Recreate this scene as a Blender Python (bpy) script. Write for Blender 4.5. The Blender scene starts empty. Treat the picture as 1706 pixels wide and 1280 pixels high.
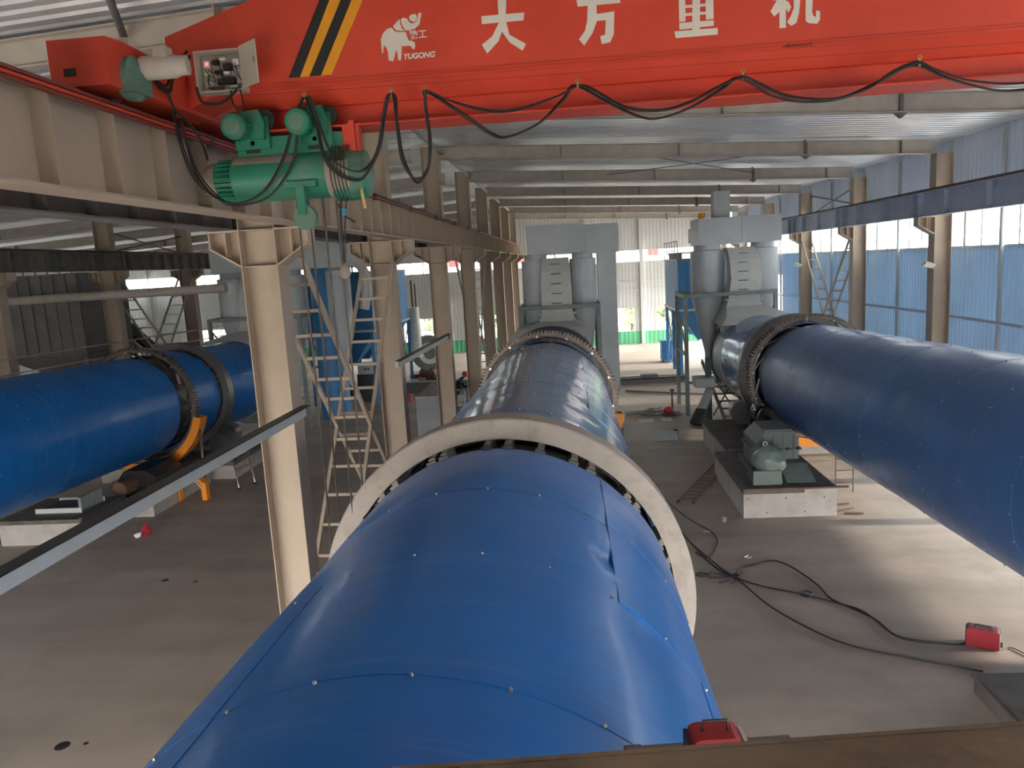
import bpy, bmesh, math, random
from mathutils import Vector, Matrix, noise
random.seed(7)
R = math.radians
C = bpy.context.scene.collection

# ------------------------------------------------------------------ camera
cam_d = bpy.data.cameras.new('camera'); cam = bpy.data.objects.new('camera', cam_d); C.objects.link(cam)
cam_d.sensor_width = 36.0; cam_d.lens = 36.0 * 1260.0 / 1706.0
cam_d.clip_start = 0.05; cam_d.clip_end = 400
_p, _y, _r = R(8.9), R(4.8), R(-3.35)
_f = Vector((-math.sin(_y)*math.cos(_p), math.cos(_y)*math.cos(_p), -math.sin(_p)))
_rt = Vector((math.cos(_y), math.sin(_y), 0)); _up = _rt.cross(_f)
_rt2 = math.cos(_r)*_rt + math.sin(_r)*_up; _up2 = -math.sin(_r)*_rt + math.cos(_r)*_up
_m = Matrix((_rt2, _up2, -_f)).transposed().to_4x4(); _m.translation = (0, 0, 6.0)
cam.matrix_world = _m
bpy.context.scene.camera = cam

# ------------------------------------------------------------------ sky, sun, exposure
W = bpy.data.worlds.new('world'); bpy.context.scene.world = W; W.use_nodes = True
nt = W.node_tree; nt.nodes.clear()
# bright, evenly hazy sky
bg = nt.nodes.new('ShaderNodeBackground'); bg.inputs['Color'].default_value = (1.0, .975, .94, 1); bg.inputs['Strength'].default_value = 5.4
wo = nt.nodes.new('ShaderNodeOutputWorld'); nt.links.new(bg.outputs[0], wo.inputs[0])
sd = bpy.data.lights.new('sun', 'SUN'); sd.energy = 2.9; sd.angle = R(2.5); sd.color = (1.0, 0.9, 0.78)
sun = bpy.data.objects.new('sun', sd); C.objects.link(sun)
# the sun stands low beyond the right-hand wall
sun.rotation_euler = Vector((-math.cos(R(14.5)), 0.05, -math.sin(R(14.5)))).to_track_quat('-Z', 'Y').to_euler()
vs = bpy.context.scene.view_settings
bpy.context.scene.display_settings.display_device = 'sRGB'
vs.view_transform = 'Standard'; vs.look = 'None'; vs.gamma = 1.0; vs.use_curve_mapping = False
vs.exposure = 1.46
bpy.context.scene.cycles.max_bounces = 10; bpy.context.scene.cycles.diffuse_bounces = 6
bpy.context.scene.cycles.sample_clamp_indirect = 8.0

# ------------------------------------------------------------------ helpers
def rot2(a): return math.cos(a), math.sin(a)
class MB:
    def __init__(s): s.v = []; s.f = []; s.sm = []
    def add(s, vs, fs, smooth=False):
        n = len(s.v); s.v += [tuple(v) for v in vs]
        for f in fs: s.f.append([i + n for i in f]); s.sm.append(smooth)
        return s
    def box(s, x0, x1, y0, y1, z0, z1):
        return s.add([(x, y, z) for x in (x0, x1) for y in (y0, y1) for z in (z0, z1)],
                     [(0,1,3,2),(4,6,7,5),(0,4,5,1),(2,3,7,6),(0,2,6,4),(1,5,7,3)])
    def obox(s, c, X, Y, Z):       # oriented box: centre and three half-axis vectors
        c = Vector(c); X = Vector(X); Y = Vector(Y); Z = Vector(Z)
        return s.add([c + a*X + b*Y + d*Z for a in (-1,1) for b in (-1,1) for d in (-1,1)],
                     [(0,1,3,2),(4,6,7,5),(0,4,5,1),(2,3,7,6),(0,2,6,4),(1,5,7,3)])
    def bar(s, p, q, w, h, up=(0,0,1)):
        p = Vector(p); q = Vector(q); d = q - p; L = d.length; d.normalize()
        X = d.cross(Vector(up))
        if X.length < 1e-4: X = d.cross(Vector((0,1,0)))
        X.normalize(); Z = X.cross(d)
        return s.obox((p+q)/2, d*L/2, X*w/2, Z*h/2)
    def tube(s, pts, r, n=8, closed=False, caps=True):
        pts = [Vector(p) for p in pts]; rs = r if isinstance(r, (list, tuple)) else [r]*len(pts)
        vs = []; fs = []; prev = None
        for i, p in enumerate(pts):
            a = pts[i-1] if i else p; b = pts[i+1] if i < len(pts)-1 else p
            d = (b - a).normalized()
            if prev is None:
                X = d.cross(Vector((0,0,1)))
                if X.length < 1e-3: X = d.cross(Vector((0,1,0)))
            else: X = prev - d*prev.dot(d)
            X.normalize(); prev = X; Y = d.cross(X)
            for k in range(n):
                c, t = rot2(2*math.pi*k/n); vs.append(p + (X*c + Y*t)*rs[i])
        for i in range(len(pts)-1):
            for k in range(n):
                k2 = (k+1) % n; fs.append((i*n+k, i*n+k2, (i+1)*n+k2, (i+1)*n+k))
        s.add(vs, fs, True)
        if caps:
            m = len(s.v) - len(vs)
            s.f.append([m+k for k in range(n)][::-1]); s.sm.append(False)
            s.f.append([m+(len(pts)-1)*n+k for k in range(n)]); s.sm.append(False)
        return s
    def prism(s, poly, axis, a, b):      # poly in the two other axes, extruded from a to b
        n = len(poly)
        def P(u, v, w): return {'x': (w, u, v), 'y': (u, w, v), 'z': (u, v, w)}[axis]
        s.add([P(u, v, a) for u, v in poly] + [P(u, v, b) for u, v in poly],
              [tuple(range(n)), tuple(range(2*n-1, n-1, -1))] + [(i, i+n, (i+1) % n + n, (i+1) % n) for i in range(n)])
        return s
    def lathe(s, prof, c=(0,0,0), d=(0,1,0), n=48, a0=0, a1=2*math.pi, smooth=True, closed_prof=False):
        # prof: (radius, distance along d); angle 0 = +x, counter-clockwise towards +z when d = +y
        c = Vector(c); d = Vector(d).normalized()
        X = Vector((1,0,0)) - d*d.x
        if X.length < .1: X = Vector((0,1,0)) - d*d.y
        X.normalize(); Z = X.cross(d)
        full = abs(a1 - a0 - 2*math.pi) < 1e-6; m = len(prof); N = n if full else n+1
        vs = []
        for k in range(N):
            q, t = rot2(a0 + (a1-a0)*k/n)
            for r_, w in prof: vs.append(c + d*w + (X*q + Z*t)*r_)
        fs = []
        for k in range(n):
            k2 = (k+1) % N
            for j in range(m if closed_prof else m-1):
                j2 = (j+1) % m; fs.append((k*m+j, k2*m+j, k2*m+j2, k*m+j2))
        s.add(vs, fs, smooth)
        if closed_prof and not full:
            o = len(s.v) - len(vs)
            s.f.append([o+j for j in range(m)]); s.sm.append(False)
            s.f.append([o+(N-1)*m+j for j in range(m)][::-1]); s.sm.append(False)
        return s
    def sphere(s, c, r, n=12, m=8, sc=(1,1,1)):
        vs = []; fs = []
        for i in range(m+1):
            a = math.pi*i/m
            for k in range(n):
                b = 2*math.pi*k/n
                vs.append((c[0]+r*sc[0]*math.sin(a)*math.cos(b), c[1]+r*sc[1]*math.sin(a)*math.sin(b), c[2]+r*sc[2]*math.cos(a)))
        for i in range(m):
            for k in range(n):
                k2 = (k+1) % n; fs.append((i*n+k, (i+1)*n+k, (i+1)*n+k2, i*n+k2))
        return s.add(vs, fs, True)
    def build(s, name, mat, parent=None, fixn=True, autosmooth=True):
        me = bpy.data.meshes.new(name)
        off = Vector(parent['_w']) if parent is not None and '_w' in parent else Vector((0,0,0))
        if parent is None:
            pass
        vs = [(v[0]-off[0], v[1]-off[1], v[2]-off[2]) for v in s.v]
        me.from_pydata(vs, [], s.f)
        me.polygons.foreach_set('use_smooth', s.sm)
        me.validate(); me.update()
        if fixn:
            bm = bmesh.new(); bm.from_mesh(me); bmesh.ops.recalc_face_normals(bm, faces=bm.faces)
            if autosmooth:
                for e in bm.edges:
                    if len(e.link_faces) == 2 and e.calc_face_angle(0) > R(38): e.smooth = False
            bm.to_mesh(me); bm.free()
        me.materials.append(mat)
        o = bpy.data.objects.new(name, me); C.objects.link(o)
        if parent is not None: o.parent = parent; o['_w'] = tuple(off)
        return o

def thing(name, label, cat, loc=(0,0,0), group=None):
    o = bpy.data.objects.new(name, None); C.objects.link(o); o.location = loc; o.empty_display_size = .2
    o['_w'] = tuple(float(a) for a in loc); o['label'] = label; o['category'] = cat
    if group: o['group'] = group
    return o
def tag(o, label, cat, group=None):
    o['label'] = label; o['category'] = cat
    if group: o['group'] = group
    return o
def struct(name, mb, mat, parent=None):
    o = mb.build(name, mat, parent)
    if parent is None: o['kind'] = 'structure'; o['_w'] = (0., 0., 0.)
    return o
def dup(root, loc, label=None, group=None):
    r = root.copy(); C.objects.link(r); r.location = loc
    if label: r['label'] = label
    if group: r['group'] = group
    for ch in list(root.children):
        c = ch.copy(); C.objects.link(c); c.parent = r
        for g in list(ch.children):
            d = g.copy(); C.objects.link(d); d.parent = c
    return r
def share(o, parent, dv, name=None):      # a further piece sharing the mesh of o, moved by dv
    c = o.copy(); C.objects.link(c); c.parent = parent; c.location = Vector(o.location) + Vector(dv); return c

# outlines on the crane girder face, metres (x, z)
G = {"DA":[[[-0.62,8.01],[-0.27,8.01],[-0.28,7.95],[-0.62,7.95]],[[-0.48,8.23],[-0.4,8.23],[-0.42,8.01],[-0.42,7.95],[-0.4,7.85],[-0.27,7.77],[-0.3,7.72],[-0.4,7.79],[-0.46,7.88],[-0.49,7.81],[-0.59,7.72],[-0.63,7.79],[-0.54,7.85],[-0.48,7.95],[-0.48,8.02]]],"FANG":[[[0.15,8.08],[0.5,8.08],[0.5,8.02],[0.16,8.02]],[[0.3,8.17],[0.36,8.17],[0.37,8.08],[0.31,8.08]],[[0.24,8.02],[0.31,8.02],[0.31,7.9],[0.27,7.81],[0.2,7.72],[0.16,7.77],[0.21,7.83],[0.23,7.9]],[[0.3,7.95],[0.45,7.96],[0.44,7.79],[0.41,7.73],[0.34,7.72],[0.33,7.78],[0.37,7.79],[0.38,7.9],[0.3,7.9]]],"ZHONG":[[[1.07,8.11],[1.13,8.11],[1.12,7.75],[1.06,7.75]],[[0.96,8.04],[1.01,8.04],[1.01,7.84],[0.96,7.84]],[[1.17,8.03],[1.23,8.03],[1.23,7.84],[1.17,7.84]],[[1.0,7.96],[1.18,7.96],[1.18,7.94],[1.0,7.94]],[[1.0,7.9],[1.18,7.9],[1.18,7.88],[1.0,7.88]],[[0.96,7.83],[1.23,7.83],[1.23,7.79],[0.96,7.78]],[[0.92,7.77],[1.26,7.77],[1.26,7.72],[0.93,7.72]],[[0.92,8.06],[1.27,8.06],[1.27,8.03],[0.92,8.03]],[[0.97,8.12],[1.23,8.13],[1.23,8.1],[0.97,8.09]]],"JI":[[[1.74,8.07],[1.79,8.06],[1.79,7.73],[1.74,7.73]],[[1.67,7.86],[1.72,7.94],[1.75,7.96],[1.75,7.86],[1.7,7.82]],[[1.79,7.93],[1.81,7.92],[1.83,7.88],[1.81,7.84],[1.79,7.87]],[[1.69,7.98],[1.84,7.98],[1.84,7.94],[1.69,7.94]],[[1.85,8.01],[1.9,8.01],[1.9,7.93],[1.89,7.83],[1.87,7.76],[1.83,7.74],[1.8,7.77],[1.83,7.82],[1.85,7.87]],[[1.87,8.01],[2.0,8.01],[2.0,7.96],[1.87,7.97]],[[1.94,8.01],[2.0,8.01],[1.99,7.83],[2.0,7.8],[2.02,7.79],[2.02,7.84],[2.05,7.83],[2.05,7.77],[2.03,7.74],[1.96,7.75],[1.94,7.77]]],"ELE":[[[-1.38,7.98],[-1.41,7.97],[-1.44,7.94],[-1.46,7.9],[-1.46,7.85],[-1.46,7.79],[-1.45,7.79],[-1.44,7.85],[-1.42,7.83],[-1.41,7.8],[-1.41,7.73],[-1.37,7.72],[-1.35,7.78],[-1.34,7.81],[-1.33,7.77],[-1.33,7.73],[-1.31,7.72],[-1.3,7.76],[-1.29,7.84],[-1.28,7.83],[-1.22,7.83],[-1.2,7.8],[-1.19,7.8],[-1.18,7.82],[-1.18,7.85],[-1.21,7.87],[-1.23,7.87],[-1.24,7.9],[-1.25,7.94],[-1.29,7.94],[-1.34,7.95],[-1.36,7.98]],[[-1.29,8.04],[-1.31,8.03],[-1.33,8.01],[-1.35,7.99],[-1.33,7.96],[-1.29,7.95],[-1.26,7.95],[-1.28,7.97],[-1.29,8.01]],[[-1.28,8.01],[-1.28,8.04],[-1.26,8.05],[-1.23,8.04],[-1.22,8.02],[-1.24,8.02]],[[-1.28,8.01],[-1.22,8.02],[-1.2,8.0],[-1.17,8.0],[-1.15,8.02],[-1.14,8.05],[-1.13,8.08],[-1.13,8.08],[-1.11,8.07],[-1.12,8.03],[-1.13,7.99],[-1.17,7.96],[-1.21,7.95],[-1.25,7.95],[-1.27,7.98]],[[-1.15,8.04],[-1.15,8.03],[-1.16,8.02],[-1.17,8.01],[-1.18,8.01],[-1.19,8.02],[-1.2,8.02],[-1.21,8.03],[-1.21,8.04],[-1.21,8.06],[-1.2,8.06],[-1.19,8.07],[-1.18,8.07],[-1.16,8.07],[-1.15,8.06],[-1.15,8.05]]],"TXT":[[-1.29,7.73],[-1.05,7.72],[-1.29,7.77],[-1.23,7.88],[-1.08,7.88],[-1.22,7.94]],"STR":[[[-1.95,8.24],[-2.27,7.67]],[[-1.86,8.24],[-2.17,7.66]],[[-1.77,8.23],[-2.09,7.67]],[[-1.68,8.22],[-1.99,7.67]],[[-1.59,8.21],[-1.9,7.67]]],"HOOK":[[-2.1,7.47],[-1.38,7.45],[-1.1,7.45],[0.13,7.41],[1.42,7.38],[2.75,7.38]],"CAB":[[[-3.24,7.6],[-3.22,7.28],[-3.12,6.91],[-2.93,6.7],[-2.73,6.65],[-2.51,6.74],[-2.31,6.98],[-2.19,7.28],[-2.13,7.43],[-2.09,7.45],[-2.05,7.43],[-2.01,7.27],[-1.94,7.03],[-1.88,6.92],[-1.73,6.84],[-1.62,6.86],[-1.53,7.0],[-1.45,7.28],[-1.41,7.4],[-1.38,7.43],[-1.34,7.38],[-1.34,7.13],[-1.32,6.89],[-1.26,6.77],[-1.19,6.75],[-1.12,6.8],[-1.09,7.02],[-1.11,7.3],[-1.09,7.41],[-1.06,7.42],[-0.85,7.32],[-0.56,7.23],[-0.32,7.23],[-0.03,7.31],[0.13,7.38],[0.24,7.34],[0.49,7.18],[0.77,7.14],[1.01,7.19],[1.24,7.29],[1.41,7.34],[1.53,7.29],[1.75,7.18],[2.06,7.13],[2.34,7.18],[2.56,7.3],[2.74,7.35],[2.87,7.28],[3.13,7.19],[3.51,7.15],[3.83,7.2]],[[-3.17,7.35],[-3.11,6.94],[-2.91,6.68],[-2.71,6.63],[-2.46,6.71],[-2.24,6.99],[-2.16,7.3],[-2.11,7.44],[-2.08,7.43],[-2.03,7.25],[-1.98,6.97],[-1.88,6.83],[-1.74,6.77],[-1.64,6.81],[-1.5,7.01],[-1.43,7.32],[-1.39,7.42],[-1.36,7.39],[-1.35,7.18],[-1.33,6.93],[-1.24,6.73],[-1.16,6.75],[-1.1,6.87],[-1.09,7.18],[-1.11,7.37],[-1.08,7.42],[-0.78,7.2],[-0.57,7.05],[-0.43,7.03],[-0.18,7.12],[0.02,7.29],[0.12,7.38],[0.35,7.24],[0.58,7.12],[0.75,7.09],[1.01,7.15],[1.26,7.27],[1.4,7.34],[1.65,7.2],[1.88,7.13],[2.16,7.13],[2.42,7.22],[2.71,7.34],[2.96,7.22],[3.31,7.11],[3.58,7.1]]]}
# ------------------------------------------------------------------ materials
def mat(name, col, rough=.6, metal=0.0, var=.12, scale=3.0, bump=0.0, bscale=40.0, dirt=None, dscale=1.2, damt=.5, stretch=(1,1,1), coat=0.0, spec=.5, coords='Object'):
    m = bpy.data.materials.new(name); m.use_nodes = True
    t = m.node_tree; n = t.nodes; l = t.links; b = n['Principled BSDF']
    tc = n.new('ShaderNodeTexCoord'); mp = n.new('ShaderNodeMapping'); mp.inputs['Scale'].default_value = stretch
    l.new(tc.outputs[coords], mp.inputs[0])
    nz = n.new('ShaderNodeTexNoise'); nz.inputs['Scale'].default_value = scale; nz.inputs['Detail'].default_value = 5
    l.new(mp.outputs[0], nz.inputs['Vector'])
    rp = n.new('ShaderNodeMapRange'); rp.inputs[1].default_value = .3; rp.inputs[2].default_value = .7
    rp.inputs[3].default_value = 1-var; rp.inputs[4].default_value = 1+var
    l.new(nz.outputs[0], rp.inputs[0])
    mx = n.new('ShaderNodeVectorMath'); mx.operation = 'SCALE'; mx.inputs[0].default_value = col[:3]
    l.new(rp.outputs[0], mx.inputs['Scale']); out = mx.outputs[0]
    if dirt:
        n2 = n.new('ShaderNodeTexNoise'); n2.inputs['Scale'].default_value = dscale; n2.inputs['Detail'].default_value = 8; n2.inputs['Roughness'].default_value = .65
        l.new(mp.outputs[0], n2.inputs['Vector'])
        r2 = n.new('ShaderNodeMapRange'); r2.inputs[1].default_value = .5; r2.inputs[2].default_value = .72; r2.inputs[3].default_value = 0; r2.inputs[4].default_value = damt
        l.new(n2.outputs[0], r2.inputs[0])
        mi = n.new('ShaderNodeMix'); mi.data_type = 'RGBA'; l.new(r2.outputs[0], mi.inputs[0]); l.new(out, mi.inputs[6]); mi.inputs[7].default_value = (*dirt, 1)
        out = mi.outputs[2]
    l.new(out, b.inputs['Base Color'])
    b.inputs['Roughness'].default_value = rough; b.inputs['Metallic'].default_value = metal
    b.inputs['Specular IOR Level'].default_value = spec
    if coat: b.inputs['Coat Weight'].default_value = coat; b.inputs['Coat Roughness'].default_value = .12
    if bump:
        n3 = n.new('ShaderNodeTexNoise'); n3.inputs['Scale'].default_value = bscale; n3.inputs['Detail'].default_value = 4
        l.new(mp.outputs[0], n3.inputs['Vector'])
        bp = n.new('ShaderNodeBump'); bp.inputs['Strength'].default_value = bump; bp.inputs['Distance'].default_value = .02
        l.new(n3.outputs[0], bp.inputs['Height']); l.new(bp.outputs[0], b.inputs['Normal'])
    return m
def kiln_mat(name, col, rough, film=0.0, metal=.0, spec=.35):
    m = mat(name, col, rough, metal, var=.10, scale=1.2, coat=.12 if film < .3 else .6, spec=spec)
    t = m.node_tree; n = t.nodes; l = t.links; b = n['Principled BSDF']
    tc = n.new('ShaderNodeTexCoord'); mp = n.new('ShaderNodeMapping'); mp.inputs['Scale'].default_value = (.55, 2.2, .55)
    l.new(tc.outputs['Object'], mp.inputs[0])
    nz = n.new('ShaderNodeTexNoise'); nz.inputs['Scale'].default_value = 2.2; nz.inputs['Detail'].default_value = 6; nz.inputs['Roughness'].default_value = .6
    l.new(mp.outputs[0], nz.inputs['Vector'])
    r1 = n.new('ShaderNodeMapRange'); r1.inputs[1].default_value = .2; r1.inputs[2].default_value = .8; r1.inputs[3].default_value = rough*.95; r1.inputs[4].default_value = rough*1.35
    l.new(nz.outputs[0], r1.inputs[0]); l.new(r1.outputs[0], b.inputs['Roughness'])
    # pale rub marks running round the drum
    mp2 = n.new('ShaderNodeMapping'); mp2.inputs['Scale'].default_value = (.35, 9, .35); l.new(tc.outputs['Object'], mp2.inputs[0])
    ns = n.new('ShaderNodeTexNoise'); ns.inputs['Scale'].default_value = 1.6; ns.inputs['Detail'].default_value = 7; ns.inputs['Roughness'].default_value = .7
    l.new(mp2.outputs[0], ns.inputs['Vector'])
    r2 = n.new('ShaderNodeMapRange'); r2.inputs[1].default_value = .53; r2.inputs[2].default_value = .80; r2.inputs[3].default_value = film; r2.inputs[4].default_value = min(1, film+.22)
    l.new(ns.outputs[0], r2.inputs[0])
    mi = n.new('ShaderNodeMix'); mi.data_type = 'RGBA'; src = b.inputs['Base Color'].links[0].from_socket
    l.new(r2.outputs[0], mi.inputs[0]); l.new(src, mi.inputs[6]); mi.inputs[7].default_value = (.27, .46, .74, 1)
    l.new(mi.outputs[2], b.inputs['Base Color'])
    # gentle waviness of thin sheet
    nb = n.new('ShaderNodeTexNoise'); nb.inputs['Scale'].default_value = 1.5; nb.inputs['Detail'].default_value = 2; l.new(tc.outputs['Object'], nb.inputs['Vector'])
    bp = n.new('ShaderNodeBump'); bp.inputs['Strength'].default_value = .10; bp.inputs['Distance'].default_value = .05
    l.new(nb.outputs[0], bp.inputs['Height']); l.new(bp.outputs[0], b.inputs['Normal'])
    return m
M = dict(
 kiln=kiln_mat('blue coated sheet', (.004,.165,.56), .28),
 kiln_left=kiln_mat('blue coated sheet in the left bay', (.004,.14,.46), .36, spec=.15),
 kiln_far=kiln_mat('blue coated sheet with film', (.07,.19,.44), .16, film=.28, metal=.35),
 kiln_dusty=kiln_mat('dusty blue coated sheet', (.04,.15,.40), .32, film=.12, metal=.1),
 white=mat('off white painted steel', (.42,.375,.335), .6, var=.06, dirt=(.2,.16,.12), dscale=5, damt=.5, bump=.1),
 ringdark=mat('dark painted steel', (.045,.045,.05), .45, dirt=(.12,.1,.08)),
 steelgrey=mat('grey steel', (.16,.155,.15), .42, metal=.5, dirt=(.09,.07,.05)),
 gear=mat('greased gear steel', (.17,.135,.11), .4, metal=.6, dirt=(.05,.035,.03), dscale=4),
 grease=mat('black grease', (.02,.018,.017), .28, dirt=(.08,.06,.05), dscale=5),
 cream=mat('cream primed steel', (.46,.375,.29), .62, var=.06, scale=1.2, dirt=(.33,.27,.21), dscale=.7, damt=.5, bump=.05),
 greybeam=mat('dusty grey painted steel', (.44,.40,.35), .6, var=.1, dirt=(.32,.29,.25), dscale=1.0, damt=.4),
 darkbeam=mat('grey painted steel', (.16,.155,.15), .6, dirt=(.1,.09,.08)),
 slate=mat('slate steel with window glare in its tone', (.44,.50,.62), .5, var=.08, dirt=(.36,.38,.42)),  # window glare and blue cast on the right crane beam are put into this colour
 roof=mat('galvanised roof sheet', (.72,.72,.74), .34, metal=.45, var=.08, scale=.8, dirt=(.48,.48,.48), dscale=.6),
 wallgrey=mat('light grey wall sheet', (.54,.56,.56), .55, var=.05, scale=.8),
 wallblue=mat('blue wall sheet', (.38,.49,.60), .45, var=.06, scale=.8),
 wallupper=mat('blue grey wall sheet', (.46,.50,.56), .5, var=.06, scale=.8),
 green=mat('green painted plinth', (.12,.46,.25), .6, var=.08),
 concrete=mat('cast concrete', (.44,.41,.37), .85, var=.1, scale=2, dirt=(.28,.25,.21), dscale=1.5, damt=.7, bump=.25, bscale=25),
 concgrey=mat('grey rendered concrete', (.33,.35,.36), .85, var=.06, dirt=(.22,.22,.22), bump=.1),
 red=mat('red crane paint', (.62,.062,.03), .5, var=.08, scale=1.2, dirt=(.42,.03,.01), dscale=1.5, damt=.5),
 darkred=mat('dusty dark red paint', (.22,.04,.03), .6, dirt=(.1,.05,.04)),
 black=mat('black paint', (.018,.018,.018), .5),
 rubber=mat('black rubber cable', (.02,.018,.017), .55),
 yellow=mat('warning yellow paint', (.78,.33,.012), .5, var=.08),
 orange=mat('orange painted steel', (.80,.26,.012), .45, var=.08),
 lettering=mat('white lettering paint', (.68,.64,.56), .6, var=.05),
 hoist=mat('green hoist paint', (.022,.20,.125), .45, var=.12, dirt=(.17,.16,.13), dscale=2.5, damt=.7),
 greasegreen=mat('dusty dull green paint', (.10,.20,.15), .55, dirt=(.22,.2,.16), dscale=5, damt=.7),
 dust=mat('dusty brown grey paint', (.28,.23,.19), .75, dirt=(.12,.2,.15), dscale=3),
 motor=mat('beige motor paint', (.52,.47,.40), .6, dirt=(.25,.2,.15)),
 box=mat('cream enamel box', (.50,.46,.38), .5, var=.05),
 duct=mat('grey green duct sheet', (.50,.54,.57), .5, metal=.1, var=.08, scale=1, dirt=(.42,.45,.47)),
 ductlight=mat('pale duct sheet', (.56,.58,.56), .5, metal=.1, var=.06),
 bagblue=mat('blue painted housing', (.05,.22,.48), .5, var=.1),
 framegrey=mat('grey green painted frame', (.22,.27,.27), .55, dirt=(.15,.15,.15)),
 framegreen=mat('dark green painted post', (.05,.12,.11), .55),
 gearbox=mat('grey green gearbox paint', (.17,.205,.20), .5, dirt=(.08,.085,.08), dscale=3, damt=.6),
 dirty=mat('oily dirty concrete top', (.13,.115,.10), .75, var=.25, dirt=(.04,.035,.03), dscale=2, bump=.2),
 rust=mat('rusty steel', (.17,.10,.07), .7, metal=.3, dirt=(.08,.05,.04), dscale=4),
 rope=mat('steel wire rope', (.10,.085,.075), .5, metal=.4),
 welder=mat('red welder casing', (.38,.025,.035), .4),
 skin=mat('skin', (.45,.26,.18), .6), overalls=mat('dark navy overalls', (.02,.024,.035), .85, bump=.2),
 helmet=mat('red helmet plastic', (.55,.03,.03), .3),
 wood=mat('brown stained deck', (.21,.155,.105), .7, var=.25, scale=3, dirt=(.07,.055,.045), dscale=2.2, damt=.8, bump=.3, bscale=20),
 foliage=mat('tree foliage', (.26,.31,.16), .8, var=.4, scale=2), trunk=mat('tree bark', (.12,.09,.06), .9),
 ground=mat('pale outdoor ground', (.42,.40,.36), .9, scale=.3),
 brass=mat('brass clip', (.45,.33,.14), .4, metal=.7), paper=mat('white paper', (.75,.75,.73), .8),
 cyan=mat('blue connector', (.03,.25,.4), .5), stick=mat('yellow wood handle', (.55,.40,.16), .6),
 beltblack=mat('black conveyor belt', (.03,.032,.036), .6),
 silver=mat('bright steel', (.5,.5,.5), .3, metal=.9),
)
# concrete floor: trowelled, stained, with fine joints
m = mat('floor concrete', (.42,.35,.285), .62, var=.13, scale=.45, dirt=(.25,.215,.185), dscale=.35, damt=.75, bump=.1, bscale=9, coords='Object')
t = m.node_tree; n = t.nodes; l = t.links; b = n['Principled BSDF']
tc = n.new('ShaderNodeTexCoord'); mp = n.new('ShaderNodeMapping'); mp.inputs['Scale'].default_value = (.15, 1.0, 1); mp.inputs['Rotation'].default_value = (0,0,.5)
l.new(tc.outputs['Object'], mp.inputs[0]); ns = n.new('ShaderNodeTexNoise'); ns.inputs['Scale'].default_value = 1.3; ns.inputs['Detail'].default_value = 6
l.new(mp.outputs[0], ns.inputs['Vector']); mi = n.new('ShaderNodeMix'); mi.data_type = 'RGBA'; mi.blend_type = 'MULTIPLY'; mi.inputs[0].default_value = .5
r2 = n.new('ShaderNodeMapRange'); r2.inputs[1].default_value = .3; r2.inputs[2].default_value = .7; r2.inputs[3].default_value = .7; r2.inputs[4].default_value = 1.15
l.new(ns.outputs[0], r2.inputs[0]); l.new(b.inputs['Base Color'].links[0].from_socket, mi.inputs[6]); l.new(r2.outputs[0], mi.inputs[7]); l.new(mi.outputs[2], b.inputs['Base Color'])
M['floor'] = m
def add_translucency(m, w):      # thin fibre-reinforced sheet lets some daylight through
    t = m.node_tree; n = t.nodes; l = t.links; b = n['Principled BSDF']; o = n['Material Output']
    tr = n.new('ShaderNodeBsdfTranslucent'); mx = n.new('ShaderNodeMixShader'); mx.inputs[0].default_value = w
    l.new(b.inputs['Base Color'].links[0].from_socket, tr.inputs[0]); l.new(b.outputs[0], mx.inputs[1]); l.new(tr.outputs[0], mx.inputs[2]); l.new(mx.outputs[0], o.inputs[0])
add_translucency(M['wallblue'], .22); add_translucency(M['wallupper'], .14)
def glass_mat(name, frosted):
    m = bpy.data.materials.new(name); m.use_nodes = True; t = m.node_tree; n = t.nodes; l = t.links; n.clear()
    o = n.new('ShaderNodeOutputMaterial'); mx = n.new('ShaderNodeMixShader')
    if frosted:
        a = n.new('ShaderNodeBsdfTranslucent'); a.inputs[0].default_value = (.85,.87,.88,1); c = n.new('ShaderNodeBsdfDiffuse'); c.inputs[0].default_value = (.8,.82,.82,1); mx.inputs[0].default_value = .25
    else:
        a = n.new('ShaderNodeBsdfTransparent'); a.inputs[0].default_value = (.93,.95,.94,1); c = n.new('ShaderNodeBsdfGlossy'); c.inputs['Roughness'].default_value = .05; mx.inputs[0].default_value = .1
    l.new(a.outputs[0], mx.inputs[1]); l.new(c.outputs[0], mx.inputs[2]); l.new(mx.outputs[0], o.inputs[0]); return m
M['frosted'] = glass_mat('frosted window sheet', True); M['clear'] = glass_mat('window glass', False)

# ================================================================== THE BUILDING
XR, XL, YB, Y0 = 11.0, -31.0, 54.1, -3.0
FY = [-2.1 + 6.1*i for i in range(10)]          # frame lines: -2.1, 4.0, 10.1, 16.2 ... 52.8
def rz(x): return 9.12 - .055*(x + 3.9) if x > -3.9 else 9.12 - .055*(-3.9 - x)      # underside of rafters
def sheetz(x): return rz(x) + .38 + .12

struct('floor', MB().box(XL-.2, XR+.2, Y0, YB+.2, -.2, 0), M['floor'])
g_ = struct('trim_1', MB().box(-90, 90, -60, 130, -.5, -.21), M['ground'])
g_['label'] = 'pale ground outside the hall'

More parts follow.
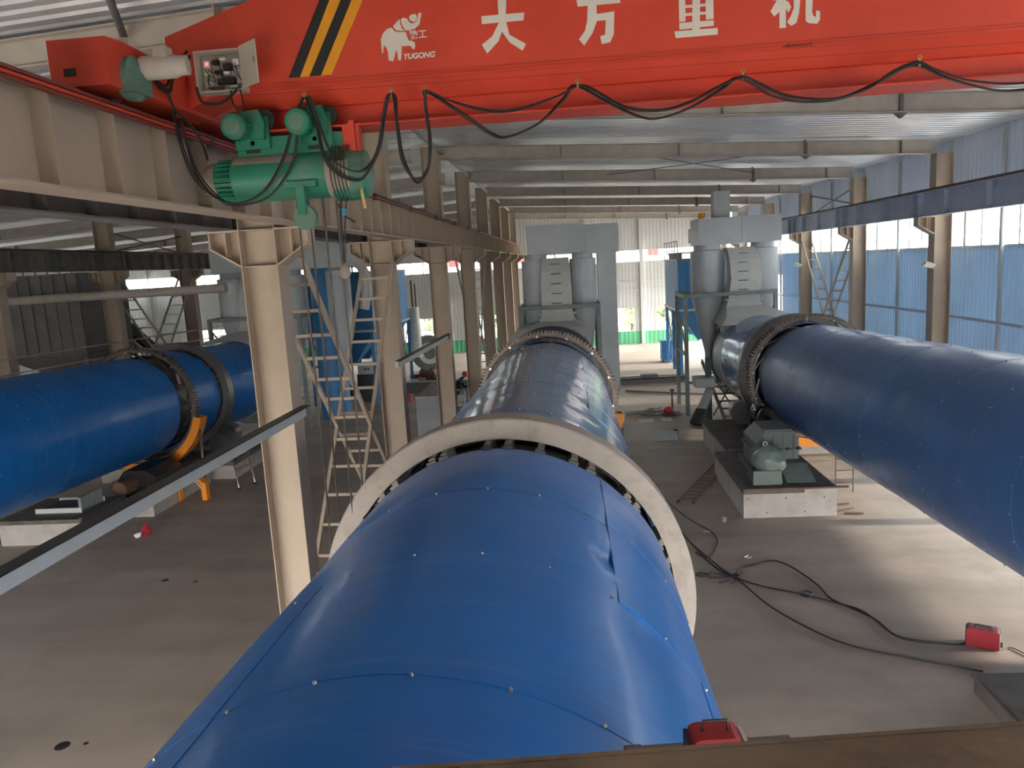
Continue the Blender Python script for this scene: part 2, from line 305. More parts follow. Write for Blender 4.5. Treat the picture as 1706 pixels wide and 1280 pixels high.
def corr(mb, x0, x1, zf, y0, y1, pitch, depth):      # roof sheet with ribs running along x
    k = int((y1-y0)/pitch); prof = []
    for i in range(k):
        a = y0 + i*pitch; prof += [(a, 0), (a+pitch*.55, 0), (a+pitch*.68, depth), (a+pitch*.87, depth)]
    prof.append((y0+k*pitch, 0)); m = len(prof)
    vs = [(x, y, zf(x)+z) for x in (x0, x1) for y, z in prof] + [(x, y, zf(x)+z+.09) for x in (x0, x1) for y, z in prof]
    fs = [(i, i+1, m+i+1, m+i) for i in range(m-1)] + [(2*m+i, 3*m+i, 3*m+i+1, 2*m+i+1) for i in range(m-1)]
    fs += [(0, m, 3*m, 2*m), (m-1, 3*m-1, 4*m-1, 2*m-1)]
    mb.add(vs, fs)
ceil = MB(); corr(ceil, -3.9, XR+.3, sheetz, Y0, YB+.2, .30, .05); corr(ceil, XL-.2, -3.9, sheetz, Y0, YB+.2, .30, .05)
struct('ceiling', ceil, M['roof'])

def wcorr(mb, axis, w, a0, a1, z0, z1, pitch=.2, depth=.025, sign=1, th=.06):   # wall sheet, vertical ribs; w = plane of the inner face
    k = max(1, round((a1-a0)/pitch)); p = (a1-a0)/k; prof = []
    for i in range(k):
        a = a0 + i*p; prof += [(a, 0), (a+p*.6, 0), (a+p*.7, depth), (a+p*.9, depth)]
    prof.append((a1, 0)); m = len(prof)
    def P(a, dd, z): return (w - sign*dd, a, z) if axis == 'x' else (a, w - sign*dd, z)
    zz = (lambda a: z1(a)) if callable(z1) else (lambda a: z1)
    vs = [P(a, d, z0) for a, d in prof] + [P(a, d, zz(a)) for a, d in prof] + [P(a, -th, z0) for a, d in prof] + [P(a, -th, zz(a)) for a, d in prof]
    fs = [(i, i+1, m+i+1, m+i) for i in range(m-1)] + [(2*m+i, 3*m+i, 3*m+i+1, 2*m+i+1) for i in range(m-1)] + [(m+i, m+i+1, 3*m+i+1, 3*m+i) for i in range(m-1)] + [(i, 2*m+i, 2*m+i+1, i+1) for i in range(m-1)]
    fs += [(0, m, 3*m, 2*m), (m-1, 3*m-1, 4*m-1, 2*m-1)]
    mb.add(vs, fs)

# right wall: from y=19 on solid lower blue sheets with low windows, strip window, upper sheets; before that an open doorway, kept low to shape the sun patch; far end left open, added to light the far floor
wr = struct('wall_right', MB().box(XR+.05, XR+.12, 18.9, 40.6, -.02, .45), M['concrete'])
SILL, HEAD = 5.76, 6.95
for i in range(3, 9):
    a, b_ = FY[i]+.02, FY[i+1]
    a = max(a, 19.0) if i == 3 else a
    if i == 3: pass
    lo = MB(); 
    wcorr(lo, 'x', XR, a, b_, 2.6, SILL); wcorr(lo, 'x', XR, a, b_, .0, .9)
    wl, wh = a + .5*(b_-a) - 1.2, a + .5*(b_-a) + 1.2
    wcorr(lo, 'x', XR, a, wl, .9, 2.6); wcorr(lo, 'x', XR, wh, b_, .9, 2.6)
    if i < 7: lo.build('wall_panel', M['wallblue'], wr)
for i in range(0, 9):
    a, b_ = FY[i]+.02, FY[i+1]
    up = MB(); wcorr(up, 'x', XR, a, b_, HEAD, sheetz(XR)); up.build('wall_panel', M['wallupper'], wr)
    if i < 3 or i == 3 or i > 6:
        e = 19.0 if i == 3 else b_
        mid = MB(); wcorr(mid, 'x', XR, a, e, 1.4 if i < 4 else 4.7, SILL); mid.build('wall_panel', M['wallblue'], wr)
# solid wall before the doorway (out of frame)
pre = MB(); wcorr(pre, 'x', XR, Y0, 10.1, 0, 4.7); pre.build('wall_panel', M['wallblue'], wr)
wnum = 1
def window(name, axis, w, a0, a1, z0, z1, cols, rows, pane, frame, sgn=1, t=.05):
    def bx(mb, p0, p1, q0, q1, d0=-.04, d1=.06):
        if axis == 'x': mb.box(w+d0*sgn, w+d1*sgn, p0, p1, q0, q1)
        else: mb.box(p0, p1, w+d0*sgn, w+d1*sgn, q0, q1)
    mb = MB(); bx(mb, a0, a1, z0, z0+t); bx(mb, a0, a1, z1-t, z1); bx(mb, a0, a0+t, z0+t, z1-t); bx(mb, a1-t, a1, z0+t, z1-t)
    o = struct(name, mb, frame)
    cw = (a1-a0)/cols; rh = (z1-z0)/rows
    for i in range(1, cols):
        q = MB(); bx(q, a0+i*cw-t/2, a0+i*cw+t/2, z0+t, z1-t); q.build('mullion', frame, o)
    for j in range(1, rows):
        q = MB(); bx(q, a0+t, a1-t, z0+j*rh-t/2, z0+j*rh+t/2, -.03, .05); q.build('glazing_bar', frame, o)
    for i in range(cols):
        for j in range(rows):
            q = MB(); bx(q, a0+i*cw+t/2, a0+(i+1)*cw-t/2, z0+j*rh+t/2, z0+(j+1)*rh-t/2, .0, .012); q.build('pane', pane, o)
    return o
for i in range(0, 9):
    a, b_ = FY[i]+.02, FY[i+1]
    window('window_%d' % wnum, 'x', XR+.02, a, b_, SILL, HEAD, 7, 1, M['frosted'], M['framewhite'] if 'framewhite' in M else M['ductlight']); wnum += 1
for i in range(3, 7):
    a, b_ = FY[i]+.02, FY[i+1]
    if i == 3: a = 19.0
    c_ = (a+b_)/2; window('window_%d' % wnum, 'x', XR+.02, c_-1.2, c_+1.2, .9, 2.6, 4, 2, M['clear'], M['ductlight']); wnum += 1

# back wall
wb = struct('wall_back', MB().box(XL, XR, YB+.06, YB+.14, -.02, .1), M['concrete'])
ztop = lambda x: sheetz(x)
grn = MB(); wcorr(grn, 'y', YB-.02, XL, XR, 0, .88, pitch=.3, sign=1, th=.08); grn.build('green_plinth', M['green'], wb)
up = MB(); wcorr(up, 'y', YB, XL, XR, 6.6, ztop, pitch=.25, depth=.01); up.build('wall_panel', M['wallgrey'], wb)
md = MB(); wcorr(md, 'y', YB, XL, XR, 2.6, 5.72, pitch=.25, depth=.01); md.build('wall_panel', M['wallgrey'], wb)
lows = [(-27.4,-25.1), (-22.6,-20.2), (-17.6,-15.2), (-12.2,-9.8), (-7.4,-5.2), (-2.2,.2), (2.15,4.45), (5.9,8.2)]
xs = XL
for a, b_ in lows:
    q = MB(); wcorr(q, 'y', YB, xs, a, .88, 2.6, pitch=.25, depth=.01); q.build('wall_panel', M['wallgrey'], wb); xs = b_
    window('window_%d' % wnum, 'y', YB+.02, a, b_, .88, 2.6, 3, 2, M['clear'], M['ductlight']); wnum += 1
q = MB(); wcorr(q, 'y', YB, xs, XR, .88, 2.6, pitch=.25, depth=.01); q.build('wall_panel', M['wallgrey'], wb)
for k in range(7):
    a = XL + k*6.0; b_ = a + 6.0
    window('window_%d' % wnum, 'y', YB+.02, a, b_, 5.72, 6.6, 7, 1, M['clear'], M['ductlight']); wnum += 1
for x in (-28.4, -23.5, -18.6, -13.6, -8.8, -3.9, 1.2, 5.0, 9.0):
    MB().box(x-.12, x+.12, YB-.2, YB-.03, 0, rz(x)+.3).build('wall_post', M['wallgrey'], wb)
MB().box(XL, XR, YB-.1, YB-.04, 3.75, 3.86).build('girt', M['ductlight'], wb)
MB().box(XL, XR, YB-.1, YB-.04, 4.35, 4.43).build('girt', M['ductlight'], wb)

# left wall
wl_ = struct('wall_left', MB().box(XL-.12, XL-.05, Y0, YB, -.02, .3), M['concrete'])
q = MB(); wcorr(q, 'x', XL, Y0, YB, .3, 5.7, pitch=.3, sign=-1); q.build('wall_panel', M['wallgrey'], wl_)
# front end wall: unseen, closed except for openings shaped to admit daylight into both bays
wf = struct('wall_front', MB().box(XL, -19, Y0-.1, Y0-.04, -.02, .3), M['concrete'])
q = MB(); wcorr(q, 'y', Y0, XL, -3.9, 4.0, ztop, pitch=.3, sign=-1); wcorr(q, 'y', Y0, XL, -19, .3, 4.0, pitch=.3, sign=-1); q.build('wall_panel', M['wallgrey'], wf)
q = MB(); wcorr(q, 'y', Y0, -3.9, XR, 4.4, ztop, pitch=.3, sign=-1); q.build('wall_panel', M['wallgrey'], wf)
q = MB(); wcorr(q, 'x', XL, Y0, YB, 6.6, sheetz(XL), pitch=.3, sign=-1); q.build('wall_panel', M['wallgrey'], wl_)
window('window_%d' % wnum, 'x', XL-.02, Y0, YB, 5.7, 6.6, 40, 1, M['frosted'], M['ductlight'], sgn=-1); wnum += 1
# white wall posts on the right wall, conduit
for i, y in enumerate((20.3, 26.4, 29.4, 32.9, 35.9, 40.6, 44.6, 48.0)):
    MB().tube([(XR-.1, y, 0), (XR-.1, y, rz(XR)+.3)], .055, 8).build('trim_%d' % (i+2), M['wallgrey'])['kind'] = 'structure'
pp = MB().tube([(XR-.22, 19.0, 3.83), (XR-.22, 24, 3.86), (XR-.22, 30, 3.83), (XR-.22, 40, 3.7), (XR-.22, 53.9, 3.6)], .045, 8).build('conduit_pipe', M['slate'])
tag(pp, 'thin grey blue conduit running along the blue right wall', 'pipe')

# outside: trees and a neighbour building beyond the back wall
def tree(x, y, h, w, label):
    t_ = thing('broadleaf_tree', label, 'tree', (x, y, -.2), 'trees outside the back windows')
    MB().tube([(x, y, -.2), (x+.1, y, h*.4), (x-.1, y, h*.7)], [.16, .12, .06], 7).build('trunk', M['trunk'], t_)
    mb = MB()
    for k in range(26):
        a = random.uniform(0, 6.28); rr = w*random.random()**.5*.7; zz = h*random.uniform(.3, .95)
        c = (x+rr*math.cos(a), y+rr*math.sin(a), zz); s_ = random.uniform(.25, .55)*w*.6
        n0 = len(mb.v); mb.sphere(c, s_, 7, 5)
        for i in range(n0, len(mb.v)):
            v = Vector(mb.v[i]); mb.v[i] = tuple(v + (v-Vector(c))*noise.noise(v*2.3)*.8)
    mb.build('foliage', M['foliage'], t_)
for i, (x, y, h, w) in enumerate([(2.6,66,2.8,1.3), (4.9,63,2.4,1.1), (8.0,64,2.9,1.4), (-6.5,66,2.8,1.5), (-11.5,64,2.6,1.4), (-27,65,2.8,1.6)]):
    tree(x, y, h, w, 'green tree outside, ' + ['left of the two behind the right low back windows', 'right of the two behind the right low back windows', 'behind the low window next to the blue cabinet', 'behind the low window beyond the far middle columns', 'behind the low window beyond the exhaust fan', 'behind the low window above the left kiln'][i])
nb = thing('neighbouring_factory', 'white factory building with red fascia beyond the back windows', 'building', (8, 84, -.2))
MB().box(-16, 30, 82, 92, -.2, 9.3).build('wall', M['wallgrey'], nb)
for k in range(6): MB().box(-13+k*7.1, -11.9+k*7.1, 81.9, 82.02, 6.2, 7.6).build('fascia_panel', M['helmet'], nb)

# ------------------------------------------------------------------ rafters (roof frames)
SP = ['nearest', 'second', 'third', 'fourth', 'fifth', 'sixth', 'seventh', 'eighth', 'ninth', 'tenth']
def rafter(y, x0, x1, label, group, joints):
    o = thing('roof_rafter', label, 'rafter', ((x0+x1)/2, y, rz((x0+x1)/2)), group)
    def P(x, dz): return (x, dz + rz(x))
    MB().prism([P(x0,.02), P(x1,.02), P(x1,.38), P(x0,.38)], 'y', y-.008, y+.008).build('web', M['greybeam'], o)
    MB().prism([P(x0,0), P(x1,0), P(x1,.02), P(x0,.02)], 'y', y-.11, y+.11).build('bottom_flange', M['greybeam'], o)
    MB().prism([P(x0,.36), P(x1,.36), P(x1,.38), P(x0,.38)], 'y', y-.11, y+.11).build('top_flange', M['greybeam'], o)
    for x, big in joints:
        q = MB().box(x-.015, x+.015, y-.1, y+.1, rz(x)+.02, rz(x)+.36)
        if big: q.prism([(x-.12, rz(x)), (x+.12, rz(x)), (x, rz(x)-.1)], 'y', y-.06, y+.06).box(x-.05, x-.02, y-.1, y+.1, rz(x)-.02, rz(x)+.42)
        q.build('stiffener', M['darkbeam'], o)
    return o
for i, y in enumerate(FY[1:]):
    k = i + 1
    rafter(y, -3.55, 10.1, '%s roof rafter from the camera over the right bay' % SP[i], 'rafters over the right bay', [(-.1,0),(3.2,0),(6.68,1),(9.2,0)])
    rafter(y, -17.4, -4.4, '%s roof rafter from the camera over the left bay' % SP[i], 'rafters over the left bay', [(-7.5,0),(-11,1),(-14.3,0)])
    if i > 1: rafter(y, XL+.1, -17.9, '%s roof rafter over the far left bay' % SP[i-2], 'rafters over the far left bay', [(-22,0),(-26,0)])
# ------------------------------------------------------------------ columns
def column(x, y, w, mt, label, group, sides, ztop_, bz=6.67):
    o = thing('steel_column', label, 'column', (x, y, 0), group)
    MB().box(x-w/2+.014, x+w/2-.014, y-.007, y+.007, .02, ztop_).build('web', mt, o)
    for s in (-1, 1): MB().box(x+s*w/2-.014*(s>0)-.0*(s<0), x+s*w/2+.014*(s<0), y-.19, y+.19, .02, ztop_).build('flange', mt, o)
    MB().box(x-w/2-.12, x+w/2+.12, y-.24, y+.24, 0, .03).build('base_plate', M['darkbeam'], o)
    for s in sides:
        a = x + s*w/2; b_ = a + s*.42; q = MB()
        P = lambda u: [(a, bz-.02), (b_, bz-.02), (b_, bz-.22), (a, bz-.48)]
        q.prism(P(0), 'y', y-.007, y+.007)
        q.obox(((a+b_)/2, y, bz-.01), ((b_-a)/2, 0, 0), (0,.19,0), (0,0,.012))
        q.obox(((a+b_)/2, y, bz-.35), ((b_-a)/2, 0, .13), (0,.19,0), (.003,0,.011))
        q.box(b_-.01, b_+.01, y-.15, y+.15, bz-.24, bz-.02)
        q.box(a+s*.2-.008, a+s*.2+.008, y-.15, y+.15, bz-.36, bz-.02)
        q.build('bracket', mt, o)
    q = MB()
    for s in (-1, 1):
        for z in ((bz, bz-.48) if sides else (bz,)): q.box(x-w/2+.014, x+w/2-.014, y+.007*s, y+.15*s, z-.012, z)
    q.build('stiffener', mt, o)
    return o
CX = -4.02
for i, y in enumerate(FY[1:]):
    if y < 5: lab = 'near cream H column behind the camera end of the left crane beams'
    else: lab = 'cream steel H column between the two bays, %s from the camera' % SP[i-1]
    column(min(-3.78, -4.11+.022*(y-10.1)), y, .50, M['cream'], lab, 'columns between the two bays', (-1, 1), rz(-3.9)+.38)
for i, y in enumerate(FY[1:]):
    column(10.32, y, .46, M['cream'], 'cream steel H column against the blue right wall, %s from the camera' % SP[i], 'columns along the right wall', (-1,), rz(10.3)+.02)
    # haunch under the rafter
for i, y in enumerate(FY[3:]):
    column(-17.8, y, .60, M['cream'], 'cream steel H column beyond the left kiln, %s from the camera' % SP[i], 'columns beyond the left kiln', (1, -1), rz(-17.8)+.38)

# ------------------------------------------------------------------ crane runway beams
def runway(x, y0, y1, mt, label, step, face, z0=6.67, z1=7.33):
    o = thing('crane_runway_beam', label, 'beam', (x, y0, z0))
    MB().box(x-.006, x+.006, y0, y1, z0+.02, z1-.02).build('web', mt, o)
    MB().box(x-.15, x+.15, y0, y1, z0, z0+.02).build('bottom_flange', mt, o)
    MB().box(x-.16, x+.16, y0, y1, z1-.02, z1).build('top_flange', mt, o)
    MB().box(x-.035, x+.035, y0, y1, z1, z1+.08).build('rail', M['rust'], o)
    st = None; n_ = int((y1-y0)/step)
    for k in range(n_+1):
        if st is None: st = MB().box(x-.14, x-.006, y0+.05, y0+.062, z0+.02, z1-.02).box(x+.006, x+.14, y0+.05, y0+.062, z0+.02, z1-.02).build('stiffener', mt, o)
        else: share(st, o, (0, k*step, 0))
    for y in FY[1:]:
        if y0 < y < y1: MB().box(x-.155, x+.155, y-.02, y+.02, z0-.0, z1).build('splice_plate', mt, o)
    return o
runway(-3.44, .5, 53.5, M['cream'], 'cream grey crane beam with white ribs carrying the red crane at left', .72, 1)
runway(-4.56, .5, 53.5, M['darkbeam'], 'dark crane beam behind the ribbed one, serving the left bay', .72, 1)
runway(9.86, .5, 53.5, M['slate'], 'crane beam along the right wall with window glare in its colour', 2.03, -1)
runway(-17.2, 12, 53.5, M['darkbeam'], 'dark grey crane beam crossing above the left kiln', .8, 1)
# conductor rails by the left runway
cr = thing('conductor_rail', 'red insulated conductor rail beside the top of the left crane beam', 'rail', (-3.24, .5, 7.2))
for k in range(3): MB().box(-3.25, -3.22, .5, 8.6 if k == 1 else 50, 7.25+k*.03, 7.27+k*.03).build('insulated_bar', M['red' if k == 1 else 'darkred'], cr)
for y in range(1, 30, 3): MB().box(-3.28, -3.215, y-.01, y+.01, 7.23, 7.35).build('clip', M['rust'], cr)

# ------------------------------------------------------------------ laced braces (battened twin angles)
def brace(x, ya, yb_, zt, zb, w, mt, label, group=None, full=True):
    o = thing('laced_cross_brace', label, 'brace', (x, (ya+yb_)/2, zb), group)
    for sgn in (1, -1):
        a = (ya, zt) if sgn > 0 else (yb_, zt); b_ = (yb_, zb) if sgn > 0 else (ya, zb)
        for dx in (-w/2, w/2):
            MB().bar((x+dx, a[0], a[1]), (x+dx, b_[0], b_[1]), .07, .06, up=(1,0,0)).build('angle_bar', mt, o)
        L = math.hypot(b_[0]-a[0], b_[1]-a[1]); n_ = int(L/.52)
        for k in range(1, n_):
            u = k/n_; yy = a[0]+(b_[0]-a[0])*u; zz = a[1]+(b_[1]-a[1])*u
            MB().bar((x-w/2, yy, zz), (x+w/2, yy, zz), .06, .05).build('batten', mt, o)
    return o
brace(-4.02, 10.4, 15.95, 6.3, .3, .62, M['cream'], 'cream laced cross brace between the two nearest visible columns')
brace(-4.02, 28.6, 34.3, 6.3, .3, .46, M['greybeam'], 'grey laced cross brace far down the middle column row')
brace(10.32, 28.6, 34.3, 6.3, .3, .40, M['cream'], 'cream laced cross brace against the blue right wall')
brace(-17.8, 28.6, 34.3, 6.3, .3, .70, M['greybeam'], 'grey laced cross brace seen above the left kiln')
def rods(x, ya, yb_, z0, z1, label, r=.018):
    o = thing('tie_rod_cross', label, 'tie rod', (x, ya, z0))
    MB().tube([(x, ya, z0), (x, yb_, z1)], r, 6).build('rod', M['darkbeam'], o); MB().tube([(x, ya, z1), (x, yb_, z0)], r, 6).build('rod', M['darkbeam'], o)
rods(-4.0, 28.6, 34.3, 7.4, 9.0, 'thin crossed rods above the far middle crane beam')
rods(10.5, 28.6, 34.3, 7.4, 8.2, 'thin crossed rods above the right crane beam', .03)
rods(-17.8, 28.6, 34.3, 7.4, 8.2, 'crossed rods above the crane beam over the left kiln', .03)
for (xa, xb), nm in (((.5, 8.5), 'right'),):
    o = thing('roof_tie_rods', 'thin crossed tie rods under the roof between the second and third rafters', 'tie rod', (xa, 22.3, rz(xa)))
    MB().tube([(1.5, 22.4, rz(1.5)+.2), (6.7, 28.3, rz(6.7)+.2)], .014, 5).build('rod', M['darkbeam'], o)
    MB().tube([(6.7, 22.4, rz(6.7)+.2), (1.5, 28.3, rz(1.5)+.2)], .014, 5).build('rod', M['darkbeam'], o)
# ridge struts from column head to column head
for i in range(1, 8):
    o = MB().tube([(-3.5, FY[i]+.1, rz(-3.5)+.2), (-3.5, FY[i+1]-.1, rz(-3.5)+.2)], .06, 8).build('ridge_strut', M['greybeam'])
    tag(o, 'round steel strut under the ridge, %s from the camera' % SP[i-1], 'strut', 'ridge struts')
# girts (channels) along the middle column row
def girt(p, q, label):
    o = thing('wall_girt', label, 'girt', p)
    MB().bar(p, q, .05, .14).build('channel_web', M['ductlight'], o)
    MB().bar((p[0]+.03, p[1], p[2]+.075), (q[0]+.03, q[1], q[2]+.075), .13, .012).build('channel_flange', M['black'], o)
girt((-3.70, -.5, 4.2), (-3.70, 9.9, 4.2), 'long pale steel channel crossing in front of the nearest column')
girt((-3.70, 15.5, 4.08), (-3.70, 22.3, 4.02), 'short pale steel channel between the second and third columns')
o = thing('pipe_rail', 'thin double pipe rail running along the columns above the left kiln', 'pipe', (-17.3, 15, 4))
for z in (4.1, 3.62): MB().tube([(-17.3, 14, z+.05), (-17.3, 45, z-.35)], .03, 6).build('pipe', M['greybeam'], o)

# ------------------------------------------------------------------ the red travelling crane
GY = 6.5
cr_ = thing('overhead_crane', 'red single girder travelling crane spanning the right bay', 'crane', (-3.3, GY, 7.38))
def pris(poly, y0, y1, name, mt): return MB().prism(poly, 'y', y0, y1).build(name, mt, cr_)
pris([(-3.30,7.42), (-2.85,7.58), (9.7,7.58), (9.7,8.50), (-1.9,8.50), (-2.6,8.27), (-3.30,8.06)], GY, GY+.42, 'girder_box', M['red'])
MB().box(-2.86, 9.7, GY-.012, GY+.02, 7.568, 7.584).box(-2.86, 9.7, GY-.018, GY+.02, 7.60, 7.612).build('seam_strip', M['red'], cr_)
MB().add([(-2.8, GY, 7.57), (9.7, GY, 7.57), (9.7, GY+.14, 7.44), (-2.8, GY+.14, 7.44), (-2.8, GY+.42, 7.57), (9.7, GY+.42, 7.57), (9.7, GY+.28, 7.44), (-2.8, GY+.28, 7.44)],
         [(0,1,2,3), (5,4,7,6), (3,2,6,7), (0,4,5,1), (0,3,7,4), (1,5,6,2)]).build('sloping_plate', M['red'], cr_)
MB().box(-2.8, 9.7, GY+.2, GY+.22, 7.26, 7.44).build('rail_web', M['red'], cr_)
MB().add([(-2.8, GY+.02, 7.24), (9.7, GY+.02, 7.24), (9.7, GY+.4, 7.24), (-2.8, GY+.4, 7.24), (-2.8, GY+.02, 7.255), (9.7, GY+.02, 7.255), (9.7, GY+.4, 7.255), (-2.8, GY+.4, 7.255), (-2.8, GY+.21, 7.29), (9.7, GY+.21, 7.29)],
         [(0,1,2,3), (0,4,5,1), (3,2,6,7), (4,8,9,5), (8,7,6,9), (0,3,7,8,4), (1,5,9,6,2)]).build('rail_flange', M['red'], cr_)
for sx, nm in ((-3.44, 'l'), (9.86, 'r')):
    q = MB().prism([(5.35,7.42), (5.35,7.74), (5.55,7.76), (8.55,7.72), (8.75,7.65), (8.75,7.40), (8.45,7.42), (8.3,7.44), (5.85,7.44), (5.7,7.42)], 'x', sx-.14, sx+.29 if nm == 'l' else sx+.14)
    q.build('end_carriage', M['red'], cr_)
    for y in (5.8, 8.3):
        MB().lathe([(.02,-.05), (.12,-.05), (.12,-.035), (.105,-.03), (.105,.03), (.12,.035), (.12,.05), (.02,.05)], (sx, y, 7.41+.105), (1,0,0), 20).build('travel_wheel', M['rust'], cr_)
MB().box(-3.47, -3.39, 5.335, 5.35, 7.49, 7.54).build('buffer_slot', M['black'], cr_)
# warning stripes and lettering on the girder side
F = GY - .003
def flat(polys, name, mt, y=F, th=.004):
    q = MB()
    for i_, p in enumerate(polys):
        n_ = len(p); yy = y - .0006*i_
        q.add([(x, yy, z) for x, z in p] + [(x, y+th, z) for x, z in p], [tuple(range(n_))] + [(i, (i+1) % n_, (i+1) % n_+n_, i+n_) for i in range(n_)])
    return q.build(name, mt, cr_)
for k in range(4):
    (a, b_), (c, d) = G['STR'][k], G['STR'][k+1]
    e1 = ((8.49-b_[1])/(a[1]-b_[1])); e2 = ((8.49-d[1])/(c[1]-d[1]))
    A = (b_[0]+(a[0]-b_[0])*e1, 8.49); B = (d[0]+(c[0]-d[0])*e2, 8.49)
    b0 = (b_[0], 7.655); d0 = (d[0], 7.655)
    flat([[A, b0, d0, B]], 'warning_stripe', M['black'] if k % 2 == 0 else M['yellow'])
for k in ('DA', 'FANG', 'ZHONG', 'JI'): flat(G[k], 'lettering', M['lettering'])
flat(G['ELE'], 'elephant_emblem', M['lettering'])
def text(s, x, z, size, shear, name, rot, y=F-.001, off=0.0):
    cu = bpy.data.curves.new(name, 'FONT'); cu.body = s; cu.size = size; cu.shear = shear; cu.offset = off; cu.extrude = .001
    o = bpy.data.objects.new(name+'_tmp', cu); C.objects.link(o)
    dg = bpy.context.evaluated_depsgraph_get(); me = bpy.data.meshes.new_from_object(o.evaluated_get(dg))
    bpy.data.objects.remove(o); me.materials.clear(); me.materials.append(M['lettering'])
    ox, oy, oz = cr_['_w']
    me.transform(Matrix.Translation((x-ox, y-oy, z-oz)) @ Matrix.Rotation(rot, 4, 'Y') @ Matrix.Rotation(R(90), 4, 'X'))
    q = bpy.data.objects.new(name, me); C.objects.link(q); q.parent = cr_; return q
text('YUGONG', -1.287, 7.728, .060, .25, 'lettering', R(0), off=.0022)
text('豫工', -1.222, 7.885, .074, 0, 'lettering', R(0), off=.0012)
MB().tube([(1.80, GY-.01, 7.61), (1.80, GY-.04, 7.575), (1.98, GY-.04, 7.575), (1.98, GY-.01, 7.61)], .006, 6).build('lifting_lug', M['darkred'], cr_)
# travel motor and reducer on the left carriage
q = MB().lathe([(0,-.02), (.075,-.02), (.085,.0), (.085,.22), (.07,.26), (.07,.32), (0,.32)], (-3.08, 5.70, 7.60), (.9,.15,.04), 24); q.build('travel_motor', M['motor'], cr_)
MB().box(-2.98, -2.88, 5.66, 5.76, 7.66, 7.74).build('terminal_box', M['motor'], cr_)
MB().lathe([(0,0), (.15,0), (.16,.03), (.16,.09), (.10,.14), (0,.14)], (-3.21, 5.64, 7.52), (1,.1,0), 24).box(-3.16, -3.06, 5.5, 5.75, 7.4, 7.55).build('reducer', M['greasegreen'], cr_)
MB().box(-3.3, -3.18, 5.7, 5.82, 7.76, 7.83).box(-3.28, -3.2, 5.86, 5.9, 7.76, 7.80).build('limit_switch', M['motor'], cr_)
# open control cabinet hung on the girder
cb = thing('control_cabinet', 'open cream control box with wired contactors hung on the red girder', 'cabinet', (-2.8, 6.3, 7.56))
x0, x1, y0, y1, z0, z1 = -3.01, -2.61, 6.37, 6.50, 7.56, 7.89
q = MB().box(x0, x1, y1-.01, y1, z0, z1).box(x0, x0+.012, y0, y1-.01, z0, z1).box(x1-.012, x1, y0, y1-.01, z0, z1).box(x0+.012, x1-.012, y0, y1-.01, z0, z0+.012).box(x0+.012, x1-.012, y0, y1-.01, z1-.012, z1)
q.build('cabinet_body', M['box'], cb)
mp_ = MB().box(x0+.02, x1-.02, y1-.02, y1-.012, z0+.02, z1-.02).build('mounting_plate', M['greybeam'], cb)
MB().obox((-2.515, 6.29, 7.735), (.10, -.08, 0), (.003, .004, 0), (0, 0, .165)).build('cabinet_door', M['box'], cb)
MB().box(-2.45, -2.44, 6.21, 6.23, 7.72, 7.77).build('door_latch', M['silver'], cb)
for k, (a, b_, w, h, mt) in enumerate([(-2.93,7.80,.05,.05,'ductlight'), (-2.86,7.81,.05,.035,'black'), (-2.79,7.83,.05,.02,'ductlight'), (-2.76,7.77,.07,.05,'black'), (-2.68,7.80,.05,.05,'ductlight'), (-2.68,7.75,.05,.02,'ductlight'),
     (-2.92,7.72,.07,.02,'ductlight'), (-2.84,7.73,.06,.03,'black'), (-2.77,7.72,.05,.02,'ductlight'), (-2.92,7.64,.06,.05,'motor'), (-2.83,7.66,.05,.04,'black'), (-2.76,7.66,.10,.05,'black'), (-2.66,7.66,.03,.06,'silver'), (-2.72,7.61,.07,.02,'motor'), (-2.86,7.60,.08,.025,'rust')]):
    MB().box(a-w/2, a+w/2, y1-.07, y1-.02, b_-h/2, b_+h/2).build('contactor', M['paper' if mt == 'ductlight' else mt], mp_)
em = bpy.data.materials.new('red indicator lamp'); em.use_nodes = True; em.node_tree.nodes['Principled BSDF'].inputs['Emission Color'].default_value = (1,.05,.05,1); em.node_tree.nodes['Principled BSDF'].inputs['Emission Strength'].default_value = 4; em.node_tree.nodes['Principled BSDF'].inputs['Base Color'].default_value = (.6,.02,.02,1)
MB().sphere((-2.93, y1-.075, 7.80), .007, 8, 6).build('indicator_lamp', em, mp_)
for k in range(14):
    xa = random.uniform(-2.96, -2.68); za = random.uniform(7.60, 7.83); xb = xa+random.uniform(-.1,.1); zb = random.uniform(7.58, 7.80)
    MB().tube([(xa, y1-.07, za), ((xa+xb)/2+.02, y1-.13, (za+zb)/2-.03), (xb, y1-.07, zb)], .0035, 5).build('wire', M['rubber'], mp_)
